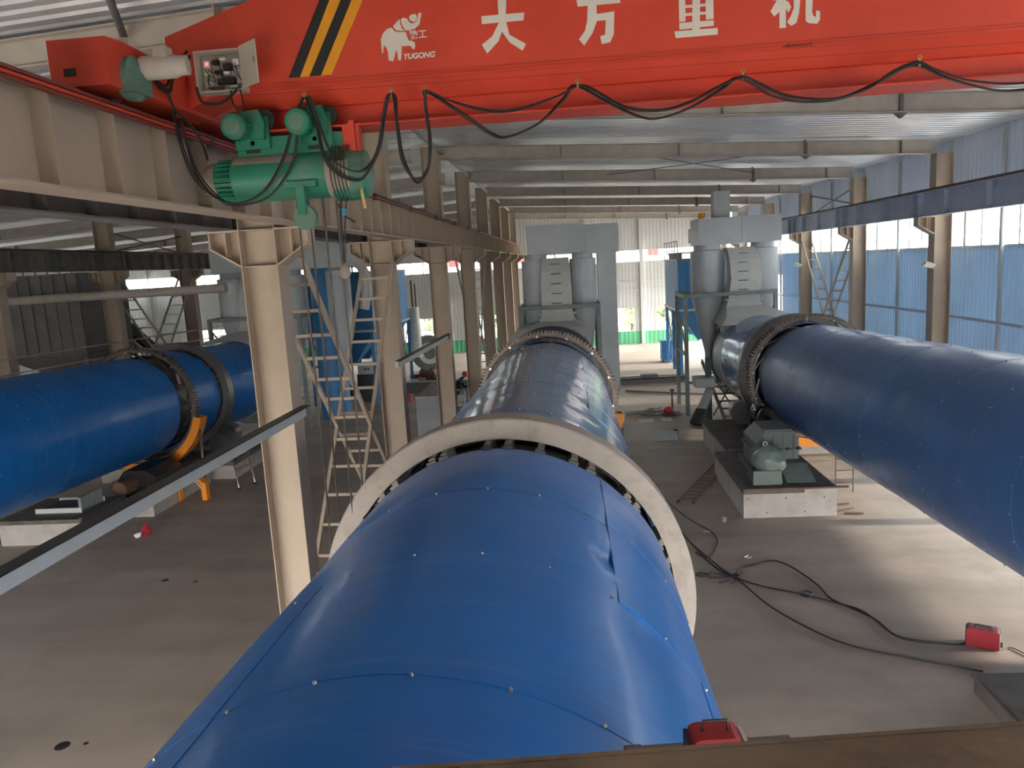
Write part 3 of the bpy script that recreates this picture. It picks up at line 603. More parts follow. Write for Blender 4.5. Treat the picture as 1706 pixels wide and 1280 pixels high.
# loose wiring from the cabinet across the carriage
for k, (lab, pts) in enumerate([
    ('black cable bundle sagging from the control box to the travel motor', [(-3.0,6.3,7.84),(-3.1,6.2,7.68),(-3.13,6.15,7.55),(-3.12,5.95,7.56),(-3.05,5.8,7.60)]),
    ('black cable looping below the control box', [(-3.0,6.35,7.60),(-2.95,6.3,7.48),(-2.85,6.3,7.45),(-2.75,6.3,7.47),(-2.66,6.35,7.56)]),
    ('thin cable loop hanging under the open control box', [(-2.72,6.36,7.56),(-2.68,6.3,7.43),(-2.62,6.3,7.38),(-2.6,6.3,7.45),(-2.64,6.36,7.56)]),
    ('brown cable hanging down beside the rail under the carriage', [(-3.13,6.1,7.55),(-3.14,6.2,7.42),(-3.1,6.4,7.3),(-3.05,6.45,7.15),(-2.98,6.35,7.02)])]):
    q = MB(); L = [Vector(p) for p in pts]
    sm = []
    for i in range(len(L)-1):
        p0 = L[max(i-1,0)]; p1 = L[i]; p2 = L[i+1]; p3 = L[min(i+2, len(L)-1)]
        for s_ in range(5):
            u = s_/5; sm.append(.5*((2*p1)+(-p0+p2)*u+(2*p0-5*p1+4*p2-p3)*u*u+(-p0+3*p1-3*p2+p3)*u**3))
    sm.append(L[-1]); q.tube(sm, .012 if k != 2 else .006, 6)
    if k == 0: q.tube([p+Vector((.01,-.03,-.03)) for p in sm], .009, 6); q.tube([p+Vector((-.01,-.02,.03)) for p in sm], .009, 6)
    tag(q.build('loose_cable', M['rubber']), lab, 'cable')

# ------------------------------------------------------------------ hoist under the girder
def spl(L, n_=5):
    L = [Vector(p) for p in L]; sm = []
    for i in range(len(L)-1):
        p0 = L[max(i-1,0)]; p1 = L[i]; p2 = L[i+1]; p3 = L[min(i+2, len(L)-1)]
        for s_ in range(n_):
            u = s_/n_; sm.append(.5*((2*p1)+(-p0+p2)*u+(2*p0-5*p1+4*p2-p3)*u*u+(-p0+3*p1-3*p2+p3)*u**3))
    sm.append(L[-1]); return sm
h = thing('electric_hoist', 'green electric wire rope hoist hanging under the red girder', 'hoist', (-2.25, 6.6, 6.86))
HY, HZ = 6.6, 6.87
q = MB().lathe([(0,0), (.195,0), (.20,.01), (.20,.86), (.195,.87), (0,.87)], (-2.83, HY, HZ), (1,0,0), 40); q.build('drum_housing', M['hoist'], h)
MB().lathe([(.12,0), (.202,0), (.202,.55), (.12,.55)], (-2.81, HY, HZ), (1,0,0), 24, a0=R(-150), a1=R(-30)).build('top_cover', M['dust'], h)
q = MB().lathe([(0,-.30), (.11,-.29), (.145,-.24), (.15,-.2), (.15,-.17)], (-2.83, HY, HZ), (1,0,0), 28); q.build('motor_end_cap', M['dust'], h)
q = MB().lathe([(.0,-.18), (.14,-.18), (.14,0), (0,0)], (-2.83, HY, HZ), (1,0,0), 28); q.build('hoist_motor', M['hoist'], h)
fin = None
for k in range(24):
    a = 2*math.pi*k/24; d = Vector((0, math.cos(a), math.sin(a)))
    f_ = MB().obox(Vector((-2.91, HY, HZ))+d*.155, (.075,0,0), d*.02, d.cross(Vector((1,0,0)))*.004).build('cooling_fin', M['hoist'], h)
q = MB().lathe([(.12,0), (.212,.02), (.215,.20), (.19,.30), (.10,.335), (0,.34)], (-1.99, HY, HZ-.02), (1,0,0), 36); q.build('gear_case', M['hoist'], h)
q = MB().lathe([(.203,0), (.226,0), (.226,.2), (.203,.2)], (-2.0, HY, HZ), (1,0,0), 24, a0=R(20), a1=R(200), closed_prof=True); q.build('rope_guide', M['dust'], h)
for k in range(5): MB().lathe([(.222,-.008), (.238,0), (.222,.008)], (-1.95+k*.03, HY, HZ), (1,0,0), 36).build('rope_turn', M['rope'], h)
MB().box(-2.78, -1.86, HY-.09, HY+.12, HZ+.17, HZ+.33).build('carrying_frame', M['hoist'], h)
MB().box(-2.22, -2.08, HY-.096, HY-.09, HZ+.2, HZ+.29).build('rating_plate', M['hoist'], h)
for cx in (-2.68, -2.14):
    t_ = MB().lathe([(0,0), (.095,0), (.105,.015), (.105,.05), (.095,.055), (.095,.16), (0,.16)], (cx-.02, HY-.34, 7.26), (.05,1,0), 28).build('trolley_motor', M['hoist'], h)
    for k in range(16):
        a = 2*math.pi*k/16; MB().obox((cx-.02+.1*math.cos(a), HY-.24, 7.26+.1*math.sin(a)), (.008*math.cos(a), 0, .008*math.sin(a)), (0,.05,0), (-.002*math.sin(a),0,.002*math.cos(a))).build('motor_fin', M['hoist'], t_)
    MB().lathe([(0,-.002), (.07,-.002), (.07,.002)], (cx-.02, HY-.345, 7.26), (0,1,0), 20).build('fan_grille', M['greasegreen'], t_)
    MB().prism([(cx-.06,7.19), (cx+.17,7.17), (cx+.19,7.30), (cx+.14,7.41), (cx+.0,7.40), (cx-.08,7.34)], 'y', HY-.17, HY-.11).build('gear_housing', M['hoist'], h)
    MB().box(cx-.1, cx+.2, HY-.12, HY-.09, 7.10, 7.36).build('side_plate', M['hoist'], h); MB().box(cx-.1, cx+.2, HY+.31, HY+.34, 7.10, 7.36).build('side_plate', M['hoist'], h)
    MB().tube([(cx+.05, HY-.12, 7.15), (cx+.05, HY+.33, 7.15)], .02, 10).build('spreader_bolt', M['rust'], h)
    for dx in (-.12, .15):
        for dy in (-.10, .22): MB().lathe([(0,-.02), (.085,-.02), (.085,.0), (.07,.01), (.07,.035), (0,.035)], (cx+dx+.02, HY+dy+.02, 7.335), (0,1,0), 20).build('trolley_wheel', M['black'], h)
    MB().box(cx-.02, cx+.1, HY-.1, HY+.14, HZ+.2, 7.14).build('hanger', M['black'], h)
MB().box(-1.86, -1.72, HY-.08, HY+.02, 6.95, 7.24).box(-1.8, -1.75, HY-.1, HY-.02, 7.0, 7.28).build('limit_bracket', M['orange' if 0 else 'red'], h)
# rope pulley block hanging close under the drum
q = MB().box(-2.35, -2.08, HY-.23, HY-.17, 6.75, 6.80).box(-2.25, -2.18, HY-.25, HY-.19, 6.52, 6.76); q.build('rope_anchor', M['hoist'], h)
MB().lathe([(0,-.03), (.10,-.03), (.105,-.02), (.09,0), (.105,.02), (.10,.03), (0,.03)], (-2.20, HY-.2, 6.50), (.15,1,0), 32).build('sheave', M['greasegreen'], h)
rp_ = thing('hoist_rope', 'steel wire ropes hanging from the green hoist past the white ring', 'rope', (-2.2, 6.6, 3))
for x_, y_ in ((-2.33, HY-.02), (-2.27, HY+.1), (-2.10, HY-.02), (-2.02, HY+.1)):
    MB().tube([(x_, y_, 6.75), (x_+.01, y_, 5), (x_-.01, y_+.01, 2.6), (x_+.01, y_, .9)], .009, 6).build('rope_strand', M['rope'], rp_)
hb = thing('hook_block', 'steel hook block at the end of the hoist ropes', 'hook', (-2.2, 6.62, .6))
MB().lathe([(0,-.05), (.14,-.05), (.14,.05), (0,.05)], (-2.2, 6.64, .85), (0,1,0), 24).box(-2.3, -2.1, 6.58, 6.7, .7, .95).build('block_body', M['rust'], hb)
MB().tube([(-2.2,6.64,.72), (-2.2,6.64,.6), (-2.14,6.64,.52), (-2.14,6.64,.44), (-2.2,6.64,.38), (-2.28,6.64,.42), (-2.29,6.64,.5)], [.03,.03,.03,.03,.03,.022,.012], 8).build('hook', M['rust'], hb)
pd = thing('pendant_control', 'pendant cable and dusty control handset hanging below the green hoist', 'control', (-1.92, 6.55, 6.1))
MB().tube(spl([(-1.9,6.5,6.72), (-1.93,6.5,6.5), (-1.94,6.5,6.1)]), .009, 6).tube(spl([(-1.86,6.52,6.7), (-1.9,6.5,6.45), (-1.93,6.5,6.1)]), .006, 6).build('pendant_cable', M['rubber'], pd)
MB().sphere((-1.935, 6.5, 6.03), .05, 10, 8, (1,.8,1.3)).build('handset', M['dust'], pd)
MB().tube([(-1.72,6.45,6.72), (-1.70,6.45,6.55)], .014, 8).build('wooden_grip', M['stick'], pd)
MB().tube(spl([(-1.93,6.45,6.6), (-1.88,6.45,6.5), (-1.84,6.45,6.47), (-1.8,6.45,6.44)]), .008, 6).build('loose_end', M['rubber'], pd)
MB().box(-1.9, -1.87, 6.44, 6.47, 6.5, 6.56).build('connector', M['cyan'], pd)

# ------------------------------------------------------------------ festoon cables and their clips
fw = tag(MB().tube([(-2.6, 6.32, 7.5), (9.6, 6.32, 7.38)], .0018, 5).build('festoon_wire', M['darkred']), 'thin taut wire carrying the festoon clips on the red girder', 'wire')
for k, (x, z) in enumerate(G['HOOK']):
    o = thing('festoon_clip', 'brass clip holding the festoon cable, %s from the left' % SP[k].replace('nearest', 'first'), 'clip', (x, 6.36, z), 'festoon clips')
    MB().box(x-.008, x+.008, 6.34, 6.36, z-.05, z+.0).build('clip_plate', M['brass'], o)
    MB().lathe([(.008,-.005), (.018,-.005), (.018,.005), (.008,.005)], (x, 6.35, z+.015), (0,1,0), 14, closed_prof=True).build('clip_roller', M['brass'], o)
for k, lab in ((0, 'upper black festoon cable looping along the red girder'), (1, 'lower looser festoon cable sagging along the red girder')):
    pts = [(x, 6.33+.02*math.sin(i*1.7)+k*.02, z) for i, (x, z) in enumerate(G['CAB'][k])]
    s_ = spl(pts, 6); q = MB().tube(s_, .0085, 6)
    q.tube([p + Vector((.012*math.sin(i*.13), .012, .010+.006*math.sin(i*.21))) for i, p in enumerate(s_)], .0075, 6)
    tag(q.build('festoon_cable', M['rubber']), lab, 'cable', 'festoon cables')

tag(MB().tube([(-5.62, 10.0, 9.22), (-5.2, 9.0, 9.42)], .05, 8).build('fly_brace', M['darkbeam']), 'dark round brace under the roof above the red end carriage', 'brace')
# ================================================================== ROTARY KILNS
SL = -.03
def kiln(cx, z10, ya, yb_, label, cuts, tyres, gear_y, guard=True, res=1, kmat='kiln', far=None, white=True):
    A = lambda y: Vector((cx, y, z10 + SL*(y-10)))
    D = Vector((0, 1, SL)).normalized()
    k = thing('rotary_kiln', label, 'kiln', (cx, ya, z10 + SL*(ya-10)))
    MB().lathe([(0,ya-10),(1.41,ya-10),(1.41,yb_-10),(0,yb_-10)], A(10), D, 64).build('steel_shell', M['ringdark'], k)
    # cladding: overlapping curved sheets between the cuts (list of (y0, y1) runs)
    for (c0, c1) in cuts:
        n_ = max(1, round((c1-c0)/1.22)); L = (c1-c0)/n_
        for i in range(n_):
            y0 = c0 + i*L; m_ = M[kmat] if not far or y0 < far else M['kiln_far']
            for j in range(4):
                a0 = R(38 + j*90 + (14 if (i//2) % 2 else -10)); a1 = a0 + R(91.5)
                nu, nv = (36, 14) if y0 < 20 and cx > -5 else (24, 8)
                dr = .004*(j % 2) + .003*(i % 2); vs = []; fs = []
                X = Vector((1,0,0)); Z = X.cross(D)
                for u in range(nu+1):
                    a = a0 + (a1-a0)*u/nu
                    for v in range(nv+1):
                        y = y0 + (L+.012)*v/nv; P = A(y)
                        s_ = Vector((cx*3+a*1.5, y*.45, cx))
                        d_ = .010*noise.noise(s_*1.3) + .0045*noise.noise(s_*4.1+Vector((3,1,7)))
                        e = min(v, nv-v)/nv; d_ -= .003*max(0, 1-e*6)          # drawn in at the screwed seams
                        d_ *= min(1, 3*min(u, nu-u)/nu+.25)
                        for (dy_, da_, w_, dep) in DENTS.get(round(cx), ()):
                            q = ((y-dy_)/w_)**2 + ((a-da_)*1.5/w_)**2
                            if q < 6: d_ -= dep*math.exp(-q)*(1-1.1*q*.35)
                        r_ = 1.497 + dr + d_; vs.append(P + (X*math.cos(a) + Z*math.sin(a))*r_)
                for u in range(nu):
                    for v in range(nv): fs.append((u*(nv+1)+v, (u+1)*(nv+1)+v, (u+1)*(nv+1)+v+1, u*(nv+1)+v+1))
                # turned-down edges give the sheet its thickness
                m0 = len(vs); edge = [(u*(nv+1)) for u in range(nu+1)] ; edge2 = [(u*(nv+1)+nv) for u in range(nu+1)]
                for E_ in (edge, edge2, list(range(nv+1)), [nu*(nv+1)+v for v in range(nv+1)]):
                    b0 = len(vs)
                    for q in E_:
                        p = vs[q]; c_ = A(p[1]); vs.append(p + (c_-p).normalized()*.02)
                    for q in range(len(E_)-1): fs.append((E_[q], E_[q+1], b0+q+1, b0+q))
                o = MB().add(vs, fs, True).build('cladding_sheet', m_, k)
                # the fixing screws of one seam, joined
            q = MB(); 
            for s_ in range(26):
                a = 2*math.pi*(s_+.3*(i % 2))/26; d_ = Vector((math.cos(a), 0, math.sin(a))); q.sphere(A(y0+.03)+d_*1.505, .010 if res > 1 else .014, 6, 4)
            q.build('seam_screws', M['silver'], k)['kind'] = 'stuff'
    for ty, ro, ri, w, mt in tyres:
        q = MB().lathe([(ri,0),(ro-.015,0),(ro,.015),(ro,w-.015),(ro-.015,w),(ri,w)], A(ty), D, 96, closed_prof=True)
        rg_ = q.build('riding_ring', M[mt], k)
        N_ = 36
        for s_ in range(N_):
            a = 2*math.pi*(s_+.5)/N_ + .05*math.sin(s_*2.7); ca, sa = math.cos(a), math.sin(a)
            T = Vector((-sa,0,ca)); Rr = Vector((ca,0,sa)); c = A(ty+w/2-.02) + Rr*((1.41+ri)/2)
            MB().obox(c - D*.10, Rr*((ri-1.41)/2), T*.03, D*(w/2+.03)).obox(c - D*(w/2+.16), Rr*.045, T*.045, D*.035).build('ring_pad', M['steelgrey'], rg_)
        for s_ in (-.12, w+.03):
            MB().lathe([(1.40,0),(1.455,0),(1.455,.06),(1.40,.06)], A(ty+s_), D, 64, closed_prof=True).build('stop_ring', M['ringdark'], k)
    # girth gear
    if gear_y:
        NT = 116; q = MB(); vs = []; prof = []
        for s_ in range(NT):
            for du, r_ in ((0,1.715), (.28,1.715), (.40,1.785), (.68,1.785)): prof.append((2*math.pi*(s_+du)/NT, r_))
        n_ = len(prof); X = Vector((1,0,0)); Z = X.cross(D); gw = .20
        for w_ in (0, gw):
            for a, r_ in prof: vs.append(A(gear_y)+D*w_+(X*math.cos(a)+Z*math.sin(a))*r_)
            for a, r_ in prof: vs.append(A(gear_y)+D*w_+(X*math.cos(a)+Z*math.sin(a))*1.64)
        fs = []
        for i in range(n_):
            j = (i+1) % n_
            fs += [(i, j, n_+j, n_+i), (2*n_+i, 3*n_+i, 3*n_+j, 2*n_+j), (i, 2*n_+i, 2*n_+j, j), (n_+i, n_+j, 3*n_+j, 3*n_+i)]
        q.add(vs, fs).build('girth_gear', M['gear'], k)
        for s_ in range(14):             # spring plates from shell to gear
            a = 2*math.pi*s_/14; a1 = a + R(19); pts = []
            for u in range(6):
                b_ = a + (a1-a)*u/5; r_ = 1.44 + .21*(u/5)**1.2; pts.append(A(gear_y+.10)+Vector((math.cos(b_),0,math.sin(b_)))*r_)
            q = MB()
            for u in range(5): q.bar(pts[u], pts[u+1], .16, .018, up=(pts[u]-A(gear_y+.1)))
            p = pts[5]; q.obox(p, (p-A(gear_y+.1)).normalized()*.03, D*.09, (p-A(gear_y+.1)).normalized().cross(D)*.05)
            sp_ = q.build('spring_plate', M['gear'], k)
            MB().lathe([(0,-.135),(.028,-.135),(.028,.12),(0,.12)], p, D, 8).build('gear_bolt', M['silver'], sp_)
    # end seal ring
    MB().lathe([(1.41,0),(1.60,0),(1.60,.10),(1.54,.16),(1.41,.16)], A(yb_-.3), D, 64, closed_prof=True).build('end_seal_ring', M['ringdark'], k)
    if guard and gear_y:
        g = thing('gear_guard', GUARD[0], 'guard', tuple(A(gear_y))); GUARD.pop(0)
        MB().lathe([(1.90,-.08),(1.97,-.08),(1.97,.30),(1.90,.30)], A(gear_y), D, 30, a0=R(-112), a1=R(-12), closed_prof=True).build('guard_rim', M['orange'], g)
        MB().lathe([(1.74,-.10),(1.97,-.10),(1.97,-.07),(1.74,-.07)], A(gear_y), D, 30, a0=R(-112), a1=R(-12), closed_prof=True).build('guard_face', M['orange'], g)
        MB().lathe([(1.74,.29),(1.97,.29),(1.97,.32),(1.74,.32)], A(gear_y), D, 30, a0=R(-112), a1=R(-12), closed_prof=True).build('guard_face', M['orange'], g)
        a = R(-22); p = A(gear_y)+Vector((math.cos(a),0,math.sin(a)))*1.97
        MB().tube([p+Vector((.03,-.12,0)), Vector((p.x+.05, p.y-.2, 0))], .035, 8).build('guard_post', M['steelgrey'], g)
    return k
DENTS = {-1: [(4.35, R(52), .16, .030), (4.0, R(49), .12, -.010), (5.1, R(50), .25, .012), (3.6, R(47), .3, .012), (5.2, R(118), .22, .02), (4.6, R(128), .3, .012), (6.0, R(50), .2, .012),
               (9.2, R(60), .25, .02), (10.3, R(55), .3, .02), (9.8, R(120), .3, .02), (11.5, R(64), .3, .02), (13.0, R(70), .35, .02), (12.4, R(118), .3, .018), (15, R(60), .35, .02)],
         7: [(13.0, R(150), .3, .025), (15.2, R(85), .5, .03), (17.5, R(80), .5, .03), (13.5, R(75), .5, .03), (18.2, R(165), .4, .02)],
         -13: [(24.7, R(42), .25, .015), (25.3, R(35), .25, .012), (22.4, R(35), .3, .012), (19, R(40), .4, .015)]}
GUARD = ['orange gear guard strip low on the near middle kiln', 'orange guard behind the grey drive of the right kiln', 'curved orange gear guard with a post under the left kiln']
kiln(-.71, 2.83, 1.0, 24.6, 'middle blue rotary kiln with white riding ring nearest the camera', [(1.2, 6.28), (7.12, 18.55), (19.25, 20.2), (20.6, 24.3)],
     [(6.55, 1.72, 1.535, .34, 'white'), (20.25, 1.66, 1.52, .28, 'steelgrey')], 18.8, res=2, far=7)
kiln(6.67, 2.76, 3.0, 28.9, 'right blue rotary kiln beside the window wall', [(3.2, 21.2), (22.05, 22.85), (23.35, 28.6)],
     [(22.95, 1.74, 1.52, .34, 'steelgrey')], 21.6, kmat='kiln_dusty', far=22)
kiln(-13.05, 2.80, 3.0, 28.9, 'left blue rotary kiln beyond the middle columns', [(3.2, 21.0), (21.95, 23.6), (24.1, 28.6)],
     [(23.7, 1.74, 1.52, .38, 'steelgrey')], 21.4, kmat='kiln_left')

# ------------------------------------------------------------------ kiln supports
def zc(z10, y): return z10 + SL*(y-10)
def roller_station(cx, z10, y, ro, label, top=.62, x0=None, x1=None, ya=None, yb_=None):
    z = zc(z10, y); x0 = cx-1.35 if x0 is None else x0; x1 = cx+1.35 if x1 is None else x1; ya = y-.9 if ya is None else ya; yb_ = y+.9 if yb_ is None else yb_
    p = thing('concrete_pier', label, 'pier', ((x0+x1)/2, (ya+yb_)/2, 0))
    MB().box(x0, x1, ya, yb_, 0, top-.14).build('pier_block', M['concrete'], p)
    MB().box(x0, x1, ya, yb_, top-.14, top).build('dirty_top', M['dirty'], p)
    s = thing('roller_station', label.replace('concrete pier', 'pair of support rollers on its base'), 'roller', (cx, y, top))
    MB().box(cx-1.25, cx+1.25, y-.42, y-.30, top, top+.16).build('base_beam', M['darkbeam'], s)
    MB().box(cx-1.25, cx+1.25, y+.30, y+.42, top, top+.16).build('base_beam', M['darkbeam'], s)
    rr = .30; d = ro + rr; dz = z - (top+.16+.34); dx = math.sqrt(max(.1, d*d-dz*dz))
    for sg in (-1, 1):
        c = (cx+sg*dx, y, top+.50)
        MB().lathe([(0,-.22),(rr-.02,-.22),(rr,-.2),(rr,.2),(rr-.02,.22),(0,.22)], c, (0,1,0), 32).build('support_roller', M['steelgrey'], s)
        MB().lathe([(0,-.42),(.07,-.42),(.07,.42),(0,.42)], c, (0,1,0), 14).build('roller_shaft', M['grease'], s)
        for e in (-.36, .36): MB().box(c[0]-.16, c[0]+.16, y+e-.07, y+e+.07, top+.16, c[2]).lathe([(0,-.075),(.16,-.075),(.16,.075),(0,.075)], (c[0], y+e, c[2]), (0,1,0), 20).build('bearing_block', M['darkbeam'], s)
roller_station(-.71, 2.83, 6.72, 1.72, 'concrete pier under the white ring of the middle kiln')
roller_station(-.71, 2.83, 20.4, 1.66, 'concrete pier under the far ring of the middle kiln')
roller_station(6.67, 2.76, 23.1, 1.74, 'concrete pier under the far ring of the right kiln', x0=4.06, x1=8.1, ya=22.3, yb_=24.2, top=.74)
p = thing('pinion_pier', 'oily concrete block carrying the black pinion beside the right kiln gear', 'pier', (5, 21.3, 0))
MB().box(4.06, 5.95, 20.4, 22.28, 0, .62).build('pier_block', M['concrete'], p)
MB().box(4.06, 5.95, 20.4, 22.28, .62, .74).build('dirty_top', M['dirty'], p)
roller_station(6.67, 2.76, 6.0, 1.74, 'concrete pier under the near end of the right kiln', top=.6)
roller_station(-13.05, 2.80, 23.9, 1.74, 'concrete pier under the far ring of the left kiln', x0=-14.9, x1=-10.55, ya=21.9, yb_=25.0, top=.55)

# drive of the right kiln: pier, gearbox, wrapped motor, pinion
p = thing('drive_pier', 'pale concrete block under the grey green gearbox of the right kiln', 'pier', (4.74, 18, 0))
MB().box(3.70, 5.76, 16.9, 20.38, 0, .56).build('pier_block', M['concrete'], p)
MB().box(3.70, 5.76, 16.9, 20.38, .56, .68).build('dirty_top', M['dirty'], p)
MB().box(5.05, 5.77, 16.885, 16.9, .56, .67).build('edge_repair', M['concrete'], p)
MB().box(3.75, 6.0, 16.84, 16.90, .66, .70).build('edge_plank', M['rust'], p)
for k in range(5): MB().lathe([(0,-.004),(.018,-.004),(.018,.004),(0,.004)], (3.8+k*.42, 16.893, .12 if k % 2 else .45), (0,1,0), 8).build('formwork_tie', M['rust'], p)
gb = thing('drive_gearbox', 'grey green kiln gearbox on the right concrete block', 'gearbox', (4.8, 18.6, .68))
MB().box(4.15, 5.35, 18.1, 19.5, .68, .84).build('gearbox_base', M['gearbox'], gb)
MB().prism([(4.25,.84), (5.3,.84), (5.3,1.52), (5.15,1.68), (4.5,1.70), (4.25,1.45)], 'y', 18.2, 19.35).build('gearbox_housing', M['gearbox'], gb)
MB().box(4.2, 5.36, 18.15, 19.4, 1.22, 1.26).build('housing_flange', M['gearbox'], gb)
MB().box(4.5, 5.15, 18.25, 19.3, 1.68, 1.73).build('inspection_cover', M['gearbox'], gb)
for k in range(4): MB().box(4.45+k*.24, 4.465+k*.24, 18.17, 18.2, .86, 1.6).build('housing_rib', M['gearbox'], gb)
for k in range(5): MB().lathe([(0,0),(.025,0),(.025,.06),(0,.06)], (4.3+k*.24, 18.14, 1.24), (0,0,1), 6).build('flange_bolt', M['grease'], gb)
mo = thing('drive_motor', 'pale green wrapped motor in front of the kiln gearbox', 'motor', (4.3, 17.7, .7))
q = MB().lathe([(0,-.45),(.25,-.45),(.30,-.40),(.31,.30),(.25,.35),(0,.36)], (4.42, 17.75, 1.12), (.12,-1,0), 32); q.build('motor_body', M['gearbox'], mo)
n0 = MB().sphere((4.44, 17.55, 1.14), .37, 26, 16, (1,1.05,1))
for i, v in enumerate(n0.v):
    vv = Vector(v); n0.v[i] = tuple(vv + (vv-Vector((4.44,17.55,1.14)))*(.16*noise.noise(vv*6)+.05*noise.noise(vv*17)))
m_ = mat('wrinkled green plastic wrap', (.22,.29,.26), .32, bump=.5, bscale=14); n0.build('plastic_wrap', m_, mo)
MB().box(4.02, 4.66, 17.25, 18.0, .68, .80).box(4.06, 4.12, 17.3, 18.0, .8, .9).build('motor_base', M['gearbox'], mo)
MB().prism([(17.2,.70), (18.2,.70), (18.2,1.0), (17.9,.98)], 'x', 4.75, 5.4).build('belt_guard', M['gearbox'], mo)
MB().box(3.98, 4.62, 17.15, 17.25, .69, 1.02).build('end_plate', M['gearbox'], mo)
MB().lathe([(.035,-.008),(.06,-.008),(.06,.008),(.035,.008)], (4.36, 17.6, 1.55), (0,1,0), 14, closed_prof=True).build('lifting_eye', M['silver'], mo)
pn = thing('kiln_pinion', 'greasy black pinion and bearings between gearbox and right kiln', 'pinion', (5.2, 21.7, .74))
PP = (5.28, 21.7, 1.42)
q = MB().lathe([(0,-.14),(.22,-.14),(.22,.14),(0,.14)], PP, (0,1,0), 32); 
for k in range(18):
    a = 2*math.pi*k/18; q.obox((PP[0]+.245*math.cos(a), PP[1], PP[2]+.245*math.sin(a)), (.03*math.cos(a),0,.03*math.sin(a)), (0,.14,0), (-.016*math.sin(a),0,.016*math.cos(a)))
q.build('pinion_wheel', M['grease'], pn)
MB().lathe([(0,-2.4),(.07,-2.4),(.07,.5),(0,.5)], PP, (0,1,0), 14).build('pinion_shaft', M['grease'], pn)
MB().lathe([(0,-.1),(.30,-.1),(.32,-.05),(.32,.05),(.30,.1),(0,.1)], (PP[0], 20.9, PP[2]), (0,1,0), 28).build('coupling', M['grease'], pn)
for y in (21.25, 22.15): MB().prism([(5.0,.74),(5.6,.74),(5.5,1.42),(5.4,1.62),(5.16,1.62),(5.08,1.42)], 'y', y-.09, y+.09).build('bearing_pedestal', M['grease'], pn)
MB().box(4.85, 5.8, 20.6, 22.4, .74, .80).build('bed_plate', M['grease'], pn)

# left kiln drive and piers
p = thing('concrete_plinth', 'pale concrete plinth with dirty top under the near left kiln', 'plinth', (-12.9, 17.3, 0))
MB().box(-14.0, -11.92, 16.5, 18.3, 0, .52).build('pier_block', M['concrete'], p)
MB().box(-14.05, -11.90, 16.48, 18.32, .52, .62).build('dirty_top', M['dirty'], p)
MB().box(-11.95, -11.86, 16.5, 18.3, .36, .66).build('edge_channel', M['ringdark'], p)
p = thing('low_plinth', 'long low concrete step beside the left kiln plinth', 'plinth', (-11.5, 19.5, 0))
MB().box(-13.9, -11.2, 18.4, 21.6, 0, .30).build('pier_block', M['concrete'], p)
p = thing('skid_frame', 'white edged steel skid lying on the left kiln plinth', 'frame', (-13, 17.4, .62))
MB().box(-13.4, -12.2, 17.0, 17.06, .62, .74).box(-13.4, -12.2, 17.9, 17.96, .62, .74).build('skid_rail', M['ductlight'], p)
MB().box(-12.30, -12.22, 17.06, 17.9, .62, .98).build('upright_plate', M['framegrey'], p)
MB().box(-13.3, -12.3, 17.1, 17.85, .63, .70).build('skid_bed', M['beltblack'], p)
gb = thing('left_gearbox', 'dark greasy gearbox under the left kiln beside its gear', 'gearbox', (-12.1, 20, .3))
MB().prism([(-12.6,.30),(-11.5,.30),(-11.5,.85),(-11.8,1.05),(-12.4,1.05),(-12.6,.8)], 'y', 19.2, 20.6).build('gearbox_housing', M['grease'], gb)
MB().box(-12.7, -11.4, 19.1, 20.7, .58, .62).build('housing_flange', M['grease'], gb)
MB().lathe([(0,-.3),(.2,-.3),(.2,.3),(0,.3)], (-12.2, 18.9, .7), (0,1,0), 20).build('input_coupling', M['rust'], gb)
rl = thing('idler_roller', 'dark shiny roller drum beside the tall column at the left kiln', 'roller', (-10.9, 22.6, .55))
MB().lathe([(0,-.3),(.38,-.3),(.40,-.27),(.40,.27),(.38,.3),(0,.3)], (-11.05, 22.5, 1.0), (.4,1,0), 32).build('drum', M['ringdark'], rl)
MB().box(-11.5, -10.6, 22.1, 22.95, .55, .72).build('roller_frame', M['grease'], rl)
o = tag(MB().box(-10.75, -10.6, 22.2, 22.4, .55, .72).build('oil_can', M['lettering']), 'small white can at the edge of the left pier', 'can')
# spare orange guard pieces standing on the floor
o = thing('spare_guard', 'two orange guard rings standing on the floor below the left kiln', 'guard', (-10.9, 19.9, 0))
for dx in (-.35, .42):
    MB().lathe([(.26,-.14),(.33,-.14),(.33,.14),(.26,.14)], (-10.88+dx*.3, 19.8+.1*dx, .33), (0,1,0), 24, a0=R(0 if dx > 0 else 60), a1=R(120 if dx > 0 else 200), closed_prof=True).build('guard_arc', M['orange'], o)
    MB().box(-10.88+dx-.07, -10.88+dx+.07, 19.7, 19.9, 0, .5).build('guard_leg', M['orange'], o)
MB().tube(spl([(-11.1,19.8,.4),(-10.9,19.7,.6),(-10.7,19.8,.5),(-10.6,19.85,.3)]), .015, 6).build('hose', M['paper'], o)
# small aluminium step frame leaning by the pier
def ladder(name, label, p0, p1, wv, n_, mt, r=.02):
    o = thing(name, label, 'ladder', tuple(p0)); p0 = Vector(p0); p1 = Vector(p1); wv = Vector(wv)
    for s_ in (-.5, .5): MB().tube([p0+wv*s_, p1+wv*s_], r, 8).build('rail', mt, o)
    for k in range(n_): 
        u = (k+.5)/n_; c = p0+(p1-p0)*u; MB().bar(c-wv*.5, c+wv*.5, .05, .025).build('rung', mt, o)
    for s_ in (-.5, .5): MB().lathe([(0,-.03),(.035,-.03),(.035,.03),(0,.03)], p0+wv*s_, wv.normalized(), 10).build('foot', M['rubber'], o)
    return o
ladder('step_ladder', 'short silver ladder leaning at the corner of the left pier', (-9.75,20.9,.03), (-10.35,21.9,.95), (.25,.55,0), 3, M['silver'])
ladder('extension_ladder', 'metal ladder lying on the floor beside the drive pier', (2.57,18.07,.05), (4.20,21.6,.09), (.36,-.10,0), 12, M['rust'], r=.022)

